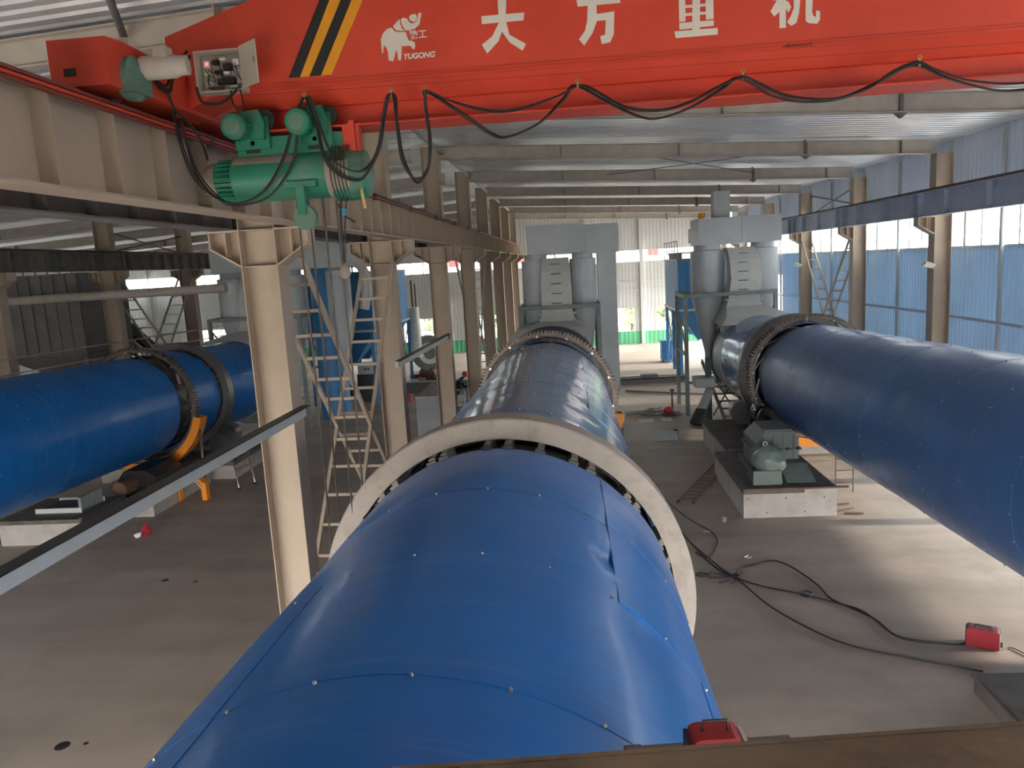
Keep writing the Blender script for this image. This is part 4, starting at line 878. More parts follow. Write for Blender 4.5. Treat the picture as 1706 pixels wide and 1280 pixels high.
# ================================================================== END CHAMBERS WITH DUCTS
def frustum(mb, b0, b1, z0, z1):       # b = (x0,x1,y0,y1)
    v = [(b0[i], b0[j], z0) for i, j in ((0,2),(1,2),(1,3),(0,3))] + [(b1[i], b1[j], z1) for i, j in ((0,2),(1,2),(1,3),(0,3))]
    return mb.add(v, [(0,1,2,3),(4,7,6,5)] + [(i, (i+1) % 4, (i+1) % 4+4, i+4) for i in range(4)])
def chamber(dx, y, kx, kz, bx0, bx1, bz0, bz1, cyl, label, w=.52, extra=None, z4=4.54, lx0=None, lx1=None, lean=0.0):
    o = thing('end_chamber', label, 'duct', (dx, y+.8, 0)); f = y
    MB().box(bx0, bx1, f, f+1.7, bz0, bz1).build('top_box', M['duct'], o)
    MB().box(bx0+.02, bx0+.03, f-.02, f, bz0, bz1).box((bx0+bx1)/2+.1, (bx0+bx1)/2+.12, f-.02, f, bz0, bz1).build('seam_strip', M['ductlight'], o)
    for cx_, r_ in cyl:
        MB().lathe([(0,z4),(r_,z4),(r_,bz0-.22),(r_*.8,bz0-.2),(r_*.8,bz0),(0,bz0)], (cx_, f+.75, 0), (0,0,1), 36).build('cyclone', M['duct'], o)
        MB().lathe([(0,z4-2.3),(.14,z4-2.3),(r_,z4-.05),(r_,z4),(0,z4)], (cx_, f+.75, 0), (0,0,1), 32).build('cyclone_cone', M['duct'], o)
        MB().lathe([(0,z4-2.9),(.14,z4-2.9),(.14,z4-2.3),(0,z4-2.3)], (cx_, f+.75, 0), (0,0,1), 16).build('outlet_pipe', M['duct'], o)
    # broad rising duct from the kiln mouth with rungs on its face
    zz = [kz+1.25, kz+1.55, z4-.5, z4-.25, z4+.5, bz0-.6, bz0-.15]; ww = [1.38, 1.12, w+.10, w, w, w-.02, w-.06]; xx = [kx, kx*.9+dx*.1, dx, dx, dx+lean*.4, dx+lean*.3, dx]
    yy = [f-1.6, f-1.35, f-.4, f-.3, f-.2, f-.05, f+.15]
    q = MB(); vs = []
    for i in range(7): vs += [(xx[i]-ww[i], yy[i], zz[i]), (xx[i]+ww[i], yy[i], zz[i]), (xx[i]+ww[i], f+.9, zz[i]), (xx[i]-ww[i], f+.9, zz[i])]
    fs = [(0,1,2,3), (24,27,26,25)]
    for i in range(6): fs += [(i*4+k, i*4+(k+1) % 4, i*4+4+(k+1) % 4, i*4+4+k) for k in range(4)]
    q.add(vs, fs).build('rising_duct', M['ductlight'], o)
    MB().box(xx[3]-w-.12, xx[3]+w+.12, yy[3]-.06, f, z4-.28, z4-.22).build('duct_flange', M['ductlight'], o)
    for k in range(5):
        z = z4+.1+k*.33; MB().tube([(dx-.16, f-.22, z), (dx-.16, f-.32, z), (dx+.16, f-.32, z), (dx+.16, f-.22, z)], .016, 6).build('rung', M['steelgrey'], o)
    MB().lathe([(1.0,-1.9),(1.52,-1.9),(1.52,.2),(1.0,.2)], (kx, f, kz), (0,1,0), 48, closed_prof=True).build('kiln_hood', M['duct'], o)
    MB().box(kx-1.2, kx+1.2, f-1.0, f+.9, max(.9, kz-1.4), kz+1.3).build('hood_box', M['duct'], o)
    frustum(MB(), (kx-.25,kx+.25,f-.5,f+.1), (kx-1.0,kx+1.0,f-1.0,f+.9), .35, max(.9, kz-1.4)).build('discharge_hopper', M['duct'], o)
    # steel frame
    lx0 = bx0-.4 if lx0 is None else lx0; lx1 = bx1 if lx1 is None else lx1
    s = thing('support_frame', label.replace('grey', 'grey green').replace('end chamber', 'steel frame around the end chamber'), 'frame', (lx0, f, 0))
    for yy_ in (f-.35, f+2.0): MB().box(lx0, lx1, yy_-.06, yy_+.06, z4-.1, z4+.04).build('frame_beam', M['framegrey'], s)
    for xx_ in (lx0+.06, lx1-.06): MB().box(xx_-.06, xx_+.06, f-.29, f+1.94, z4-.1, z4+.04).build('frame_beam', M['framegrey'], s)
    for xx_ in (lx0+.07, lx1-.07):
        for yy_ in (f-.35, f+2.0): MB().box(xx_-.07, xx_+.07, yy_-.07, yy_+.07, 0, z4-.1).build('frame_post', M['framegrey'], s)
        MB().bar((xx_, f-.35, z4-.4), (xx_, f+2, 2.4), .05, .05).build('frame_brace', M['framegrey'], s); MB().bar((xx_, f+2, z4-.4), (xx_, f-.35, 2.4), .05, .05).build('frame_brace', M['framegrey'], s)
        MB().box(xx_-.04, xx_+.04, f-.28, f+1.93, 2.25, 2.35).build('frame_beam', M['framegrey'], s)
    MB().box(lx0+.14, lx1-.14, f-.38, f-.32, 1.2, 1.3).build('frame_beam', M['framegrey'], s)
    return o
oc = chamber(-.48, 26.2, -.71, 2.33, -1.42, .55, 6.32, 7.30, [(-1.18,.50), (.46,.46)], 'grey end chamber and cyclones behind the middle kiln', lx0=-1.80, lx1=.98)
MB().box(.56, 1.72, 26.5, 28.2, 6.26, 7.24).build('side_box', M['duct'], oc)
MB().box(.98, 1.62, 26.9, 28.1, 1.5, 6.26).build('down_duct', M['duct'], oc)
frustum(MB(), (1.1,1.4,27.2,27.8), (.98,1.62,26.9,28.1), .5, 1.5).build('down_hopper', M['duct'], oc)
oc = chamber(6.35, 28.9, 6.67, 2.20, 4.78, 7.8, 6.34, 7.30, [(5.22,.62), (7.3,.55)], 'grey end chamber and cyclones behind the right kiln', w=.56, lx0=4.15, lx1=7.55, lean=.35)
MB().box(5.2, 6.3, 30.6, 34, 6.5, 7.1).build('link_duct', M['duct'], oc)
MB().box(5.5, 6.1, 29.6, 30.2, 7.30, 8.3).build('riser', M['duct'], oc)
MB().lathe([(0,0),(.1,0),(.12,.1),(.08,.22),(0,.25)], (4.95, 29.2, 7.30), (0,0,1), 14).build('warning_lamp', M['yellow'], oc)
oc = chamber(-12.6, 29.4, -13.05, 2.22, -14.2, -8.1, 6.34, 7.45, [(-13.7,.6), (-11.3,.6)], 'grey end chamber and cyclones behind the left kiln', lx0=-14.4, lx1=-10.6)
MB().lathe([(0,2.6),(.15,2.6),(.48,4.5),(.48,6.2),(.35,6.34),(0,6.34)], (-9.3, 30.1, 0), (0,0,1), 32).build('cyclone', M['duct'], oc)
MB().lathe([(0,0),(.62,0),(.62,5.9),(.5,6.34),(0,6.34)], (-10.2, 31.2, 0), (0,0,1), 32).build('blue_vessel', M['bagblue'], oc)
MB().tube(spl([(-8.9,30.1,6.6),(-8.3,30.1,6.3),(-8.2,30.2,5.4),(-8.35,30.2,4.6)]), .2, 14).build('bypass_pipe', M['ductlight'], oc)
# green post with a sloping chute beside the right chamber
o = thing('tilted_chute', 'grey sloping chute and dark green post at the foot of the right chamber', 'chute', (4.7, 28, 0))
MB().box(4.72, 4.92, 27.4, 27.6, 0, 2.3).build('green_post', M['framegreen'], o)
MB().bar((4.85, 27.3, 1.2), (4.25, 26.9, .1), .34, .12).build('chute_trough', M['ductlight'], o)
MB().bar((4.5, 27.0, .5), (4.2, 26.7, .05), .4, .2).build('chute_foot', M['ringdark'], o)
MB().box(4.3, 4.95, 27.0, 27.9, 1.3, 1.62).build('valve_box', M['duct'], o)
st = thing('access_stair', 'small steel stair and crossed braces behind the right kiln end', 'stair', (5.4, 28, 0))
for x_ in (5.2, 6.0): MB().bar((x_, 26.0, .05), (x_-.35, 29.0, 2.0), .05, .18).build('stringer', M['darkbeam'], st)
for k in range(9): MB().box(5.2-.35*k/9, 6.0-.35*k/9, 26.1+k*.32, 26.32+k*.32, .12+k*.21, .15+k*.21).build('tread', M['darkbeam'], st)
MB().bar((5.05,27.9,.1),(5.9,27.9,1.6),.05,.05).bar((5.9,27.9,.1),(5.05,27.9,1.6),.05,.05).build('cross_brace', M['darkbeam'], st)

# ------------------------------------------------------------------ bag filter houses, fan, pipes
def baghouse(x0, x1, y0, y1, label, zb=3.5, zt=5.75, rail=True):
    o = thing('bag_filter', label, 'filter', ((x0+x1)/2, (y0+y1)/2, 0))
    MB().box(x0+.03, x1-.03, y0+.03, y1-.03, zb, zt).build('housing', M['bagblue'], o)
    n_ = int((y1-y0)/.42); p0 = None
    for s_, xx in ((-1, x0), (1, x1-.03)):
        for k in range(n_):
            a = y0+.03+k*(y1-y0-.06)/n_; MB().box(xx, xx+.03, a, a+(y1-y0-.06)/n_-.06, zb, zt).build('wall_rib', M['bagblue'], o)
    n2 = int((x1-x0)/.42)
    for k in range(n2):
        a = x0+.03+k*(x1-x0-.06)/n2; MB().box(a, a+(x1-x0-.06)/n2-.06, y0, y0+.03, zb, zt).build('wall_rib', M['bagblue'], o)
    MB().box(x0-.06, x1+.06, y0-.06, y1+.06, zb-.1, zb).build('base_rim', M['ductlight'], o)
    MB().box(x0-.04, x1+.04, y0-.04, y1+.04, zt, zt+.08).build('roof_plate', M['framegrey'], o)
    nh = max(1, round((y1-y0)/2.6))
    for k in range(nh):
        a = y0+(y1-y0)*k/nh; b_ = y0+(y1-y0)*(k+1)/nh; frustum(MB(), ((x0+x1)/2-.2,(x0+x1)/2+.2,(a+b_)/2-.2,(a+b_)/2+.2), (x0,x1,a+.02,b_-.02), 1.7, zb-.1).build('hopper', M['bagblue'], o)
    for k in range(nh+1):
        yy = y0+(y1-y0)*k/nh
        for xx in (x0+.08, x1-.08): MB().box(xx-.08, xx+.08, yy-.08, yy+.08, 0, zb-.1).build('leg', M['bagblue'], o)
    for k in range(nh):
        a = y0+(y1-y0)*k/nh; b_ = y0+(y1-y0)*(k+1)/nh
        for xx in (x0+.08, x1-.08): MB().tube([(xx,a,.6),(xx,b_,3.2)], .03, 6).tube([(xx,b_,.6),(xx,a,3.2)], .03, 6).build('leg_brace', M['framegrey'], o)
    for k in range(int((y1-y0)/.5)):
        yy = y0+.25+k*.5
        MB().box(x0+.2, x0+.26, yy-.04, yy+.04, zt+.08, zt+.38).box(x0+.1, x1-.2, yy-.03, yy+.03, zt+.34, zt+.40).build('pulse_pipe', M['steelgrey'], o)
    for xx in (x0, x1):
        MB().tube([(xx,y0,zt+.95),(xx,y1,zt+.95)], .025, 6).tube([(xx,y0,zt+.5),(xx,y1,zt+.5)], .02, 6).build('handrail', M['framegrey'], o)
        for k in range(int((y1-y0)/1.0)+1):
            MB().tube([(xx,y0+k*1.0,zt+.08),(xx,y0+k*1.0,zt+.95)], .02, 6).build('baluster', M['framegrey'], o)
    return o
baghouse(5.3, 7.9, 38.2, 43.4, 'blue bag filter on legs behind the right chamber', 3.35, 5.75)
baghouse(-12.2, -9.1, 34.2, 42.0, 'blue bag filter on legs beyond the middle column row', 3.45, 6.05)
fn = thing('exhaust_fan', 'grey centrifugal fan with a round volute behind the middle columns', 'fan', (-8.5, 42.5, 0))
MB().lathe([(0,-.35),(.98,-.35),(1.0,-.3),(1.0,.3),(.98,.35),(0,.35)], (-8.25, 42.6, 1.35), (.35,-1,0), 40).build('volute', M['gearbox'], fn)
MB().lathe([(.35,.34),(.62,.34),(.62,.42),(.35,.42)], (-8.25, 42.6, 1.35), (.35,-1,0), 32, closed_prof=True).build('inlet_ring', M['lettering'], fn)
MB().tube([(-8.9,42.2,1.2),(-8.85,42.2,2.2),(-8.85,42.2,4.0)], [.42,.34,.28], 20).build('inlet_pipe', M['ductlight'], fn)
MB().tube([(-8.9,42.2,4.0),(-8.9,42.2,5.5)], .05, 8).tube([(-8.7,42.2,4.0),(-8.7,42.2,5.3)], .04, 8).build('vent_pipe', M['rust'], fn)
MB().box(-9.3, -7.4, 42.0, 43.3, 0, .2).build('fan_base', M['darkred'], fn)
MB().prism([(-8.9,.2),(-8.5,.9),(-8.0,.9),(-7.6,.2)], 'y', 42.4, 42.8).build('fan_pedestal', M['gearbox'], fn)
MB().lathe([(0,-.4),(.25,-.4),(.25,.4),(0,.4)], (-7.9, 41.2, .35), (0,1,0), 20).box(-8.2,-7.6,40.9,41.5,0,.12).build('fan_motor', M['rust'], fn)
# hopper, pipe and belt conveyor at the far left
hp = thing('dust_hopper', 'big dark grey hopper tank at the left edge of the photo', 'hopper', (-21, 29, 0))
frustum(MB(), (-21.2,-20.4,29.6,30.4), (-22.8,-19.1,28.4,31.6), 2.4, 3.5).build('hopper_cone', M['darkbeam'], hp)
MB().box(-22.8, -19.1, 28.4, 31.6, 3.5, 6.7).build('tank', M['darkbeam'], hp)
for k in range(8): MB().box(-22.7+k*.5, -22.62+k*.5, 28.35, 28.4, 3.55, 6.65).build('stiffener', M['darkbeam'], hp)
for x_ in (-22.6, -19.3):
    for y_ in (28.6, 31.4): MB().box(x_-.1, x_+.1, y_-.1, y_+.1, 0, 3.6).build('leg', M['darkbeam'], hp)
MB().box(-22.8, -19.1, 28.2, 28.26, 6.95, 7.0).build('handrail', M['rust'], hp)
for k in range(8): MB().box(-22.7+k*.5, -22.67+k*.5, 28.2, 28.25, 6.7, 7.0).build('baluster', M['rust'], hp)
o = tag(MB().tube([(-21.5,26.3,5.75),(-16.5,26.3,5.78),(-12.3,26.5,5.80)], .16, 16).build('dust_pipe', M['greybeam']), 'long horizontal grey pipe crossing behind the left crane beam', 'pipe')
cv = thing('belt_conveyor', 'inclined black belt conveyor on a lattice frame above the left kiln', 'conveyor', (-20, 33, 0))
ca, cb_ = Vector((-22.3,33,6.4)), Vector((-18.5,33,2.6))
MB().bar(ca, cb_, .9, .18, up=(1,0,1)).build('belt', M['beltblack'], cv)
for dy in (-.5, .5):
    for dz in (-.1, -.75): MB().bar(ca+Vector((0,dy,dz)), cb_+Vector((0,dy,dz)), .07, .07).build('chord', M['slate'], cv)
    for k in range(7):
        a = ca.lerp(cb_, k/7); b_ = ca.lerp(cb_, (k+1)/7); MB().bar(a+Vector((0,dy,-.1)), b_+Vector((0,dy,-.75)), .05, .05).build('lattice_bar', M['darkbeam'], cv)
        MB().bar(a+Vector((0,dy,-.1)), a+Vector((0,dy,-.75)), .05, .05).build('lattice_bar', M['darkbeam'], cv)
for x_, z_ in ((-21.9,5.4), (-20.2,3.6), (-18.7,2.0)):
    for dy in (-.5, .5): MB().box(x_-.06, x_+.06, 33+dy-.06, 33+dy+.06, 0, z_).build('leg', M['darkbeam'], cv)
# ================================================================== PLATFORM, FLOOR THINGS, PERSON
pf = thing('viewing_platform', 'dirty brown steel platform edge in the bottom right foreground', 'platform', (.5, 0, 0))
D0, D1 = Vector((-2.2, 1.47, 4.8)), Vector((4.0, 2.13, 4.8)); ed = (D1-D0).normalized(); nb_ = Vector((-ed.y, ed.x, 0))
def plank(q0, q1, d0, d1, z0, z1, name, mt):
    a, b_ = D0+ed*q0, D0+ed*q1; L = [a+nb_*d0, b_+nb_*d0, b_+nb_*d1, a+nb_*d1]
    MB().add([(p.x, p.y, z0) for p in L]+[(p.x, p.y, z1) for p in L], [(0,1,2,3),(4,7,6,5),(0,4,5,1),(1,5,6,2),(2,6,7,3),(3,7,4,0)]).build(name, mt, pf)
plank(0, 6.2, -3.6, 0, 4.78, 4.8, 'deck_plate', M['wood'])
plank(0, 6.2, -.012, .004, 4.70, 4.803, 'edge_angle', M['wood'])
plank(0, 6.2, -.25, -.10, 4.55, 4.78, 'edge_beam', M['darkbeam'])
plank(0, 6.2, -3.5, -3.35, 4.55, 4.78, 'rear_beam', M['darkbeam'])
for x_ in (-1.9, 3.6):
    for y_ in (1.35, -1.9): MB().box(x_-.1, x_+.1, y_-.1+x_*.05, y_+.1+x_*.05, 0, 4.56).build('post', M['darkbeam'], pf)
plank(2.35, 3.0, 0, .75, 4.27, 4.29, 'side_shelf', M['darkbeam'])
plank(2.40, 2.46, -.02, .7, 4.29, 4.33, 'shelf_bearer', M['darkbeam'])
MB().bar((.55, 1.72, 4.74), (.55, 2.3, 4.28), .03, .03).build('shelf_strut', M['darkbeam'], pf)

def welder(c, w, d, h_, ang, label, dark='welder'):
    o = thing('welding_machine', label, 'welder', tuple(c)); c = Vector(c); X = Vector((math.cos(ang), math.sin(ang), 0)); Y = Vector((-math.sin(ang), math.cos(ang), 0)); Z = Vector((0,0,1))
    n_ = 5; prof = [(-w/2,0),(w/2,0)] + [(w/2-.03+.03*math.cos(t), h_-.03+.03*math.sin(t)) for t in (0,.8,1.57)] + [(-w/2+.03-.03*math.cos(t), h_-.03+.03*math.sin(t)) for t in (1.57,.8,0)]
    def pr(s0, s1, k=1.0):
        L = [c+X*(a*k)+Z*(b_*k+.01)+Y*s0 for a, b_ in prof] + [c+X*(a*k)+Z*(b_*k+.01)+Y*s1 for a, b_ in prof]; m_ = len(prof)
        return MB().add(L, [tuple(range(m_)), tuple(range(2*m_-1, m_-1, -1))] + [(i, i+m_, (i+1) % m_+m_, (i+1) % m_) for i in range(m_)])
    pr(-d/2, d/2).build('casing', M[dark], o)
    MB().obox(c+X*(w/2+.006)+Z*h_*.5, X*.006, Y*d*.45, Z*h_*.44).build('front_panel', M['lettering'], o)
    MB().obox(c-X*(w/2+.006)+Z*h_*.5, X*.006, Y*d*.45, Z*h_*.44).build('rear_grille', M['black'], o)
    MB().tube([c+X*w*.25+Z*h_, c+X*w*.23+Z*(h_+.045), c-X*w*.23+Z*(h_+.045), c-X*w*.25+Z*h_], w*.03, 8).build('carry_handle', M['black'], o)
    for k in (-.5, 0, .5): MB().lathe([(0,0),(.016,0),(.016,.03),(0,.03)], c+X*(w/2+.012)+Y*d*k*.5+Z*h_*.25, X, 10).build('output_socket', M['black'], o)
    return o
welder((5.87, 11.0, 0), .42, .2, .28, R(-28), 'small red welding machine with black handle on the sunlit floor')
welder((.41, 2.33, 4.29), .17, .10, .145, R(4), 'dull red portable case half hidden behind the platform edge', 'welder')

# cables on the floor
def fcable(pts, r, label, mt='rubber', group=None):
    s_ = spl([(x, y, r+.003+.004*math.sin(i)) for i, (x, y) in enumerate(pts)], 6)
    return tag(MB().tube(s_, r, 6).build('floor_cable', M[mt]), label, 'cable', group)
fcable([(1.3,24.5),(1.57,22.49),(1.95,19.36),(2.4,17.18),(2.78,16.19),(2.86,15.6),(2.67,14.94),(2.48,14.63),(2.3,14.9)], .012, 'thin cable running down the floor beside the middle kiln')
fcable([(2.0,16.8),(2.13,16.4),(2.27,15.47),(2.53,14.17),(2.81,13.73),(2.99,14.06),(3.28,14.19),(3.66,14.37),(3.93,14.09),(4.17,13.25),(4.23,12.64),(4.51,12.17),(4.67,11.84),(4.75,11.34),(5.02,11.15),(5.48,11.02),(5.66,11.06)], .016, 'black cable curving from the tangled knot to the red welder')
fcable([(2.05,16.9),(2.24,15.65),(2.53,14.47),(2.79,13.68),(3.21,13.23),(3.75,12.9),(4.31,12.45),(4.59,12.12),(4.77,11.29),(5.24,11.07),(5.66,11.02)], .014, 'black cable with a small loop leading to the red welder')
fcable([(3.75,12.9),(3.9,12.98),(3.97,12.86),(3.86,12.76),(3.77,12.84)], .012, 'small loop in the black floor cable')
fcable([(2.6,14.2),(2.86,13.46),(3.12,12.46),(3.49,11.69),(3.94,11.09),(4.58,10.72),(5.06,10.48),(5.5,10.26)], .014, 'black cable sagging nearest the camera across the shaded floor')
fcable([(6.08,10.85),(6.24,10.9),(6.4,10.6),(6.8,10.4)], .008, 'thin lead from the red welder towards the right edge')
for k, (a, L_) in enumerate([(3.3,.5),(3.9,.45),(2.8,.35),(4.4,.4),(.6,.25)]):
    c = Vector((2.80, 13.72)); e = c + Vector((math.cos(a), math.sin(a)))*L_; m2 = (c+e)/2 + Vector((.05, -.04))
    fcable([tuple(c), tuple(m2), tuple(e)], .011, 'frayed end at the knot of floor cables, %s one' % SP[k], group='frayed ends at the knot')
fcable([(2.75,13.68),(2.85,13.78),(2.9,13.68),(2.8,13.62),(2.76,13.74),(2.86,13.80)], .013, 'tight knot where the floor cables meet')
fcable([(2.45,13.95),(2.35,13.75),(2.2,13.7),(2.12,13.8),(2.2,13.9),(2.4,13.8)], .01, 'little cable loop left of the knot')
# low dirty slab at lower right
sl = thing('equipment_slab', 'low dark dirty concrete slab at the lower right beside the sunlit floor', 'slab', (6.6, 8, 0))
MB().box(5.13, 8.4, 7.3, 9.78, 0, .22).build('slab_block', M['dirty'], sl)
MB().box(5.10, 8.43, 7.27, 9.82, .22, .25).build('dirty_top', M['dirty'], sl)
MB().box(5.16, 5.60, 7.4, 9.6, .25, .262).build('cover_plate', M['dirty'], sl)
for k in range(10):
    x_, y_ = random.uniform(5.8, 6.6), random.uniform(8.2, 9.6)
    MB().sphere((x_, y_, .262), random.uniform(.015,.035), 7, 5, (1.3,1,.6)).build('rubble', M['concrete'], sl)

# small things on the shaded floor between the kilns
o = thing('coffee_tin', 'small dark tin standing alone on the floor in front of the drive pier', 'tin', (3.22, 16.72, 0))
MB().lathe([(0,0),(.055,0),(.055,.11),(.05,.11),(.05,.02),(0,.02)], (3.22,16.72,0), (0,0,1), 20).build('tin_body', M['gearbox'], o)
MB().lathe([(.052,0),(.058,0),(.058,.01),(.052,.01)], (3.22,16.72,.105), (0,0,1), 20, closed_prof=True).build('rim', M['silver'], o)
o = thing('paper_label', 'small white card lying on the floor left of the tin', 'card', (2.72, 16.12, 0))
MB().box(2.66, 2.80, 16.07, 16.17, .002, .006).build('card', M['paper'], o)
for k in range(3): MB().box(2.68+k*.035, 2.70+k*.035, 16.10, 16.14, .006, .008).build('print_mark', M['gearbox'], o)
o = tag(MB().tube([(3.2,14.6,.01),(3.3,14.68,.01),(3.34,14.6,.01),(3.24,14.55,.01)], .012, 6).build('metal_clip', M['silver']), 'little metal clip on the floor above the cable knot', 'clip')
for k, (x_, y_, a, L_, lab) in enumerate([(6.05,17.2,.3,.45,'splintered wood offcut right of the drive pier corner'), (6.15,16.95,-.2,.4,'second wood offcut nearest the drive pier'), (6.1,17.6,.1,.35,'short stick behind the wood offcuts at the drive pier')]):
    MBk = MB().bar((x_-math.cos(a)*L_/2, y_-math.sin(a)*L_/2, .02), (x_+math.cos(a)*L_/2, y_+math.sin(a)*L_/2, .03), .05, .03); tag(MBk.build('wood_offcut', M['rust']), lab, 'offcut')
def light_frame(x_, y_, label):
    o = thing('guard_stand', label, 'stand', (x_, y_, 0))
    for dx in (0, .42):
        MB().tube([(x_+dx,y_,0),(x_+dx,y_,1.0)], .014, 6).build('leg', M['rust'], o)
    for z in (.25,.55,.85): MB().tube([(x_,y_,z),(x_+.42,y_,z)], .012, 6).build('rail', M['rust'], o)
light_frame(6.3, 18.6, 'thin rusty stand on the sunlit floor right of the drive pier')
# debris near the far right chamber
random.seed(3)
o = thing('scrap_heap', 'dark heap of cut steel strips on the floor right of the middle gear', 'scrap', (2.6, 29.2, 0))
for k in range(26):
    a = random.uniform(-.5,.5); x_ = random.uniform(2.1,3.2); y_ = random.uniform(28.6,29.5); z_ = random.uniform(.02,.14)
    MB().bar((x_-.25*math.cos(a), y_-.25*math.sin(a), z_), (x_+.25*math.cos(a), y_+.25*math.sin(a), z_+random.uniform(-.02,.06)), .05, .02).build('strip', M['ringdark' if k % 3 else 'darkbeam'], o)
o = thing('scrap_box', 'dark steel offcuts around a red lump beside the far chamber leg', 'scrap', (3.6, 28.9, 0))
for k in range(14):
    a = random.uniform(-.6,.6); x_ = random.uniform(3.2,3.95); y_ = random.uniform(28.4,29.3)
    MB().bar((x_-.2*math.cos(a), y_-.2*math.sin(a), .03), (x_+.2*math.cos(a), y_+.2*math.sin(a), .08), .07, .03).build('strip', M['ringdark'], o)
MB().sphere((3.55,28.95,.15), .16, 10, 7, (1.2,.8,1)).build('red_bag', M['helmet'], o)
MB().tube([(3.78,29.6,0),(3.78,29.6,.85)], .035, 8).box(3.7,3.86,29.52,29.68,.78,.86).build('upright_post', M['rust'], o)
for k, (x_, y_, s_, lab) in enumerate([(2.6,27.9,.28,'loose white paper sheet on the floor left of the scrap'), (3.35,28.0,.2,'second white sheet on the floor by the dark scrap')]):
    tag(MB().box(x_-s_, x_+s_, y_-.3, y_+.3, .002, .006).build('paper_sheet', M['paper']), lab, 'paper')
o = thing('sheet_offcut', 'pale folded metal sheet lying alone on the floor between the kilns', 'sheet', (2.85, 25, 0))
MB().add([(2.45,24.7,.01),(3.3,24.6,.01),(3.35,25.25,.16),(2.5,25.45,.20),(2.45,24.7,.02),(3.3,24.6,.02),(3.35,25.25,.17),(2.5,25.45,.21)], [(0,1,2,3),(4,5,6,7),(0,1,5,4),(1,2,6,5),(2,3,7,6),(3,0,4,7)]).build('sheet', M['ductlight'], o)
MB().lathe([(0,0),(.07,0),(.07,.2),(0,.2)], (3.35,25.45,0), (0,0,1), 12).build('tin', M['ringdark'], o)
sb = thing('floor_channel', 'long dark steel beam lying across the floor before the back wall', 'beam', (3.5, 36.6, 0))
MB().box(1.6, 5.4, 36.4, 37.0, .22, .26).box(1.6, 5.4, 36.4, 36.44, 0, .30).box(1.6, 5.4, 36.96, 37.0, 0, .30).build('channel', M['darkbeam'], sb)
MB().box(3.2, 4.0, 36.5, 36.9, .26, .42).build('plate_stack', M['darkbeam'], sb)
tag(MB().bar((2.3,34.4,.05), (5.6,32.5,.06), .09, .06).build('angle_bar', M['darkbeam']), 'thin dark angle bar lying on the floor below the long beam', 'bar')
sb = thing('floor_channel', 'dark low steel channel crossing the floor behind the concrete block', 'beam', (-8, 37, 0))
MB().box(-12.5, -5.0, 36.6, 37.2, 0, .55).build('channel', M['ringdark'], sb); MB().box(-10.2, -9.2, 36.5, 36.6, .5, .62).build('pale_cap', M['lettering'], sb)
eb = thing('electric_cabinet', 'blue steel cabinet on skids by the bag filter at the back', 'cabinet', (5.6, 44, 0))
MB().box(5.05, 6.2, 43.6, 44.4, .12, 1.25).build('cabinet_body', M['bagblue'], eb)
MB().box(5.62, 5.64, 43.58, 43.6, .15, 1.22).build('door_seam', M['slate'], eb)
for x_ in (5.15, 6.05): MB().box(x_-.05, x_+.05, 43.6, 44.4, 0, .12).build('skid', M['darkbeam'], eb)
# concrete block, cone, extinguisher, junction box
cbk = thing('concrete_block', 'tall grey concrete block with stained top between the middle columns', 'block', (-4.8, 25.8, 0))
MB().box(-5.2, -4.45, 24.0, 27.5, 0, 1.90).build('block_body', M['concgrey'], cbk)
MB().box(-5.22, -4.43, 23.98, 27.52, 1.90, 1.95).build('mortar_top', M['concrete'], cbk)
for k in range(6):
    MB().lathe([(0,0),(.09,0),(.08,.006),(0,.006)], (-4.85+.18*(k % 2), 24.4+k*.5, 1.95), (0,0,1), 14).build('oil_patch', M['grease'], cbk)
cn = thing('traffic_cone', 'black and yellow striped cone on the floor behind the concrete block', 'cone', (-7.87, 37.9, 0))
for k in range(6):
    z0 = .03+k*.1; r0 = .15-.022*k; MB().lathe([(0,z0),(r0,z0),(r0-.022,z0+.1),(0,z0+.1)], (-7.87,37.9,0), (0,0,1), 16).build('band', M['black' if k % 2 == 0 else 'yellow'], cn)
MB().box(-8.05,-7.69,37.72,38.08,0,.03).build('base', M['black'], cn)
ex = thing('fire_extinguisher', 'small red extinguisher standing beside the second column row', 'extinguisher', (-7.6, 34, 0))
MB().lathe([(0,0),(.08,0),(.085,.04),(.085,.36),(.04,.44),(0,.44)], (-7.6,34,0), (0,0,1), 18).build('cylinder', M['helmet'], ex)
MB().tube([(-7.6,34,.44),(-7.6,34,.5),(-7.52,34,.52)], .025, 8).build('valve', M['black'], ex)
jb = thing('junction_box', 'grey box with two dark holes on the machine behind the lattice brace', 'box', (-9.6, 35, 0))
MB().box(-10.2, -9.2, 34.6, 35.3, 0, 1.35).build('stand', M['ringdark'], jb); MB().box(-10.1, -9.3, 34.5, 35.2, 1.35, 1.85).build('box_body', M['ductlight'], jb)
for x_ in (-9.75, -9.6): MB().lathe([(0,-.01),(.05,-.01),(.05,0),(0,0)], (x_, 34.5, 1.6), (0,1,0), 12).build('hole_cap', M['black'], jb)
o = thing('floor_rubbish', 'crumpled red and white wrapper on the floor below the long channel', 'rubbish', (-10.6, 16.9, 0))
n0 = MB().sphere((-10.58,16.95,.14), .13, 12, 8, (.8,.8,1.3)); n0.v = [tuple(Vector(v)+Vector((1,1,1))*.07*noise.noise(Vector(v)*9)) for v in n0.v]; n0.build('red_wrapper', M['welder'], o)
n0 = MB().sphere((-10.72,16.82,.06), .08, 10, 6, (1.3,1,.7)); n0.v = [tuple(Vector(v)+Vector((1,1,.3))*.05*noise.noise(Vector(v)*11)) for v in n0.v]; n0.build('white_wrapper', M['paper'], o)
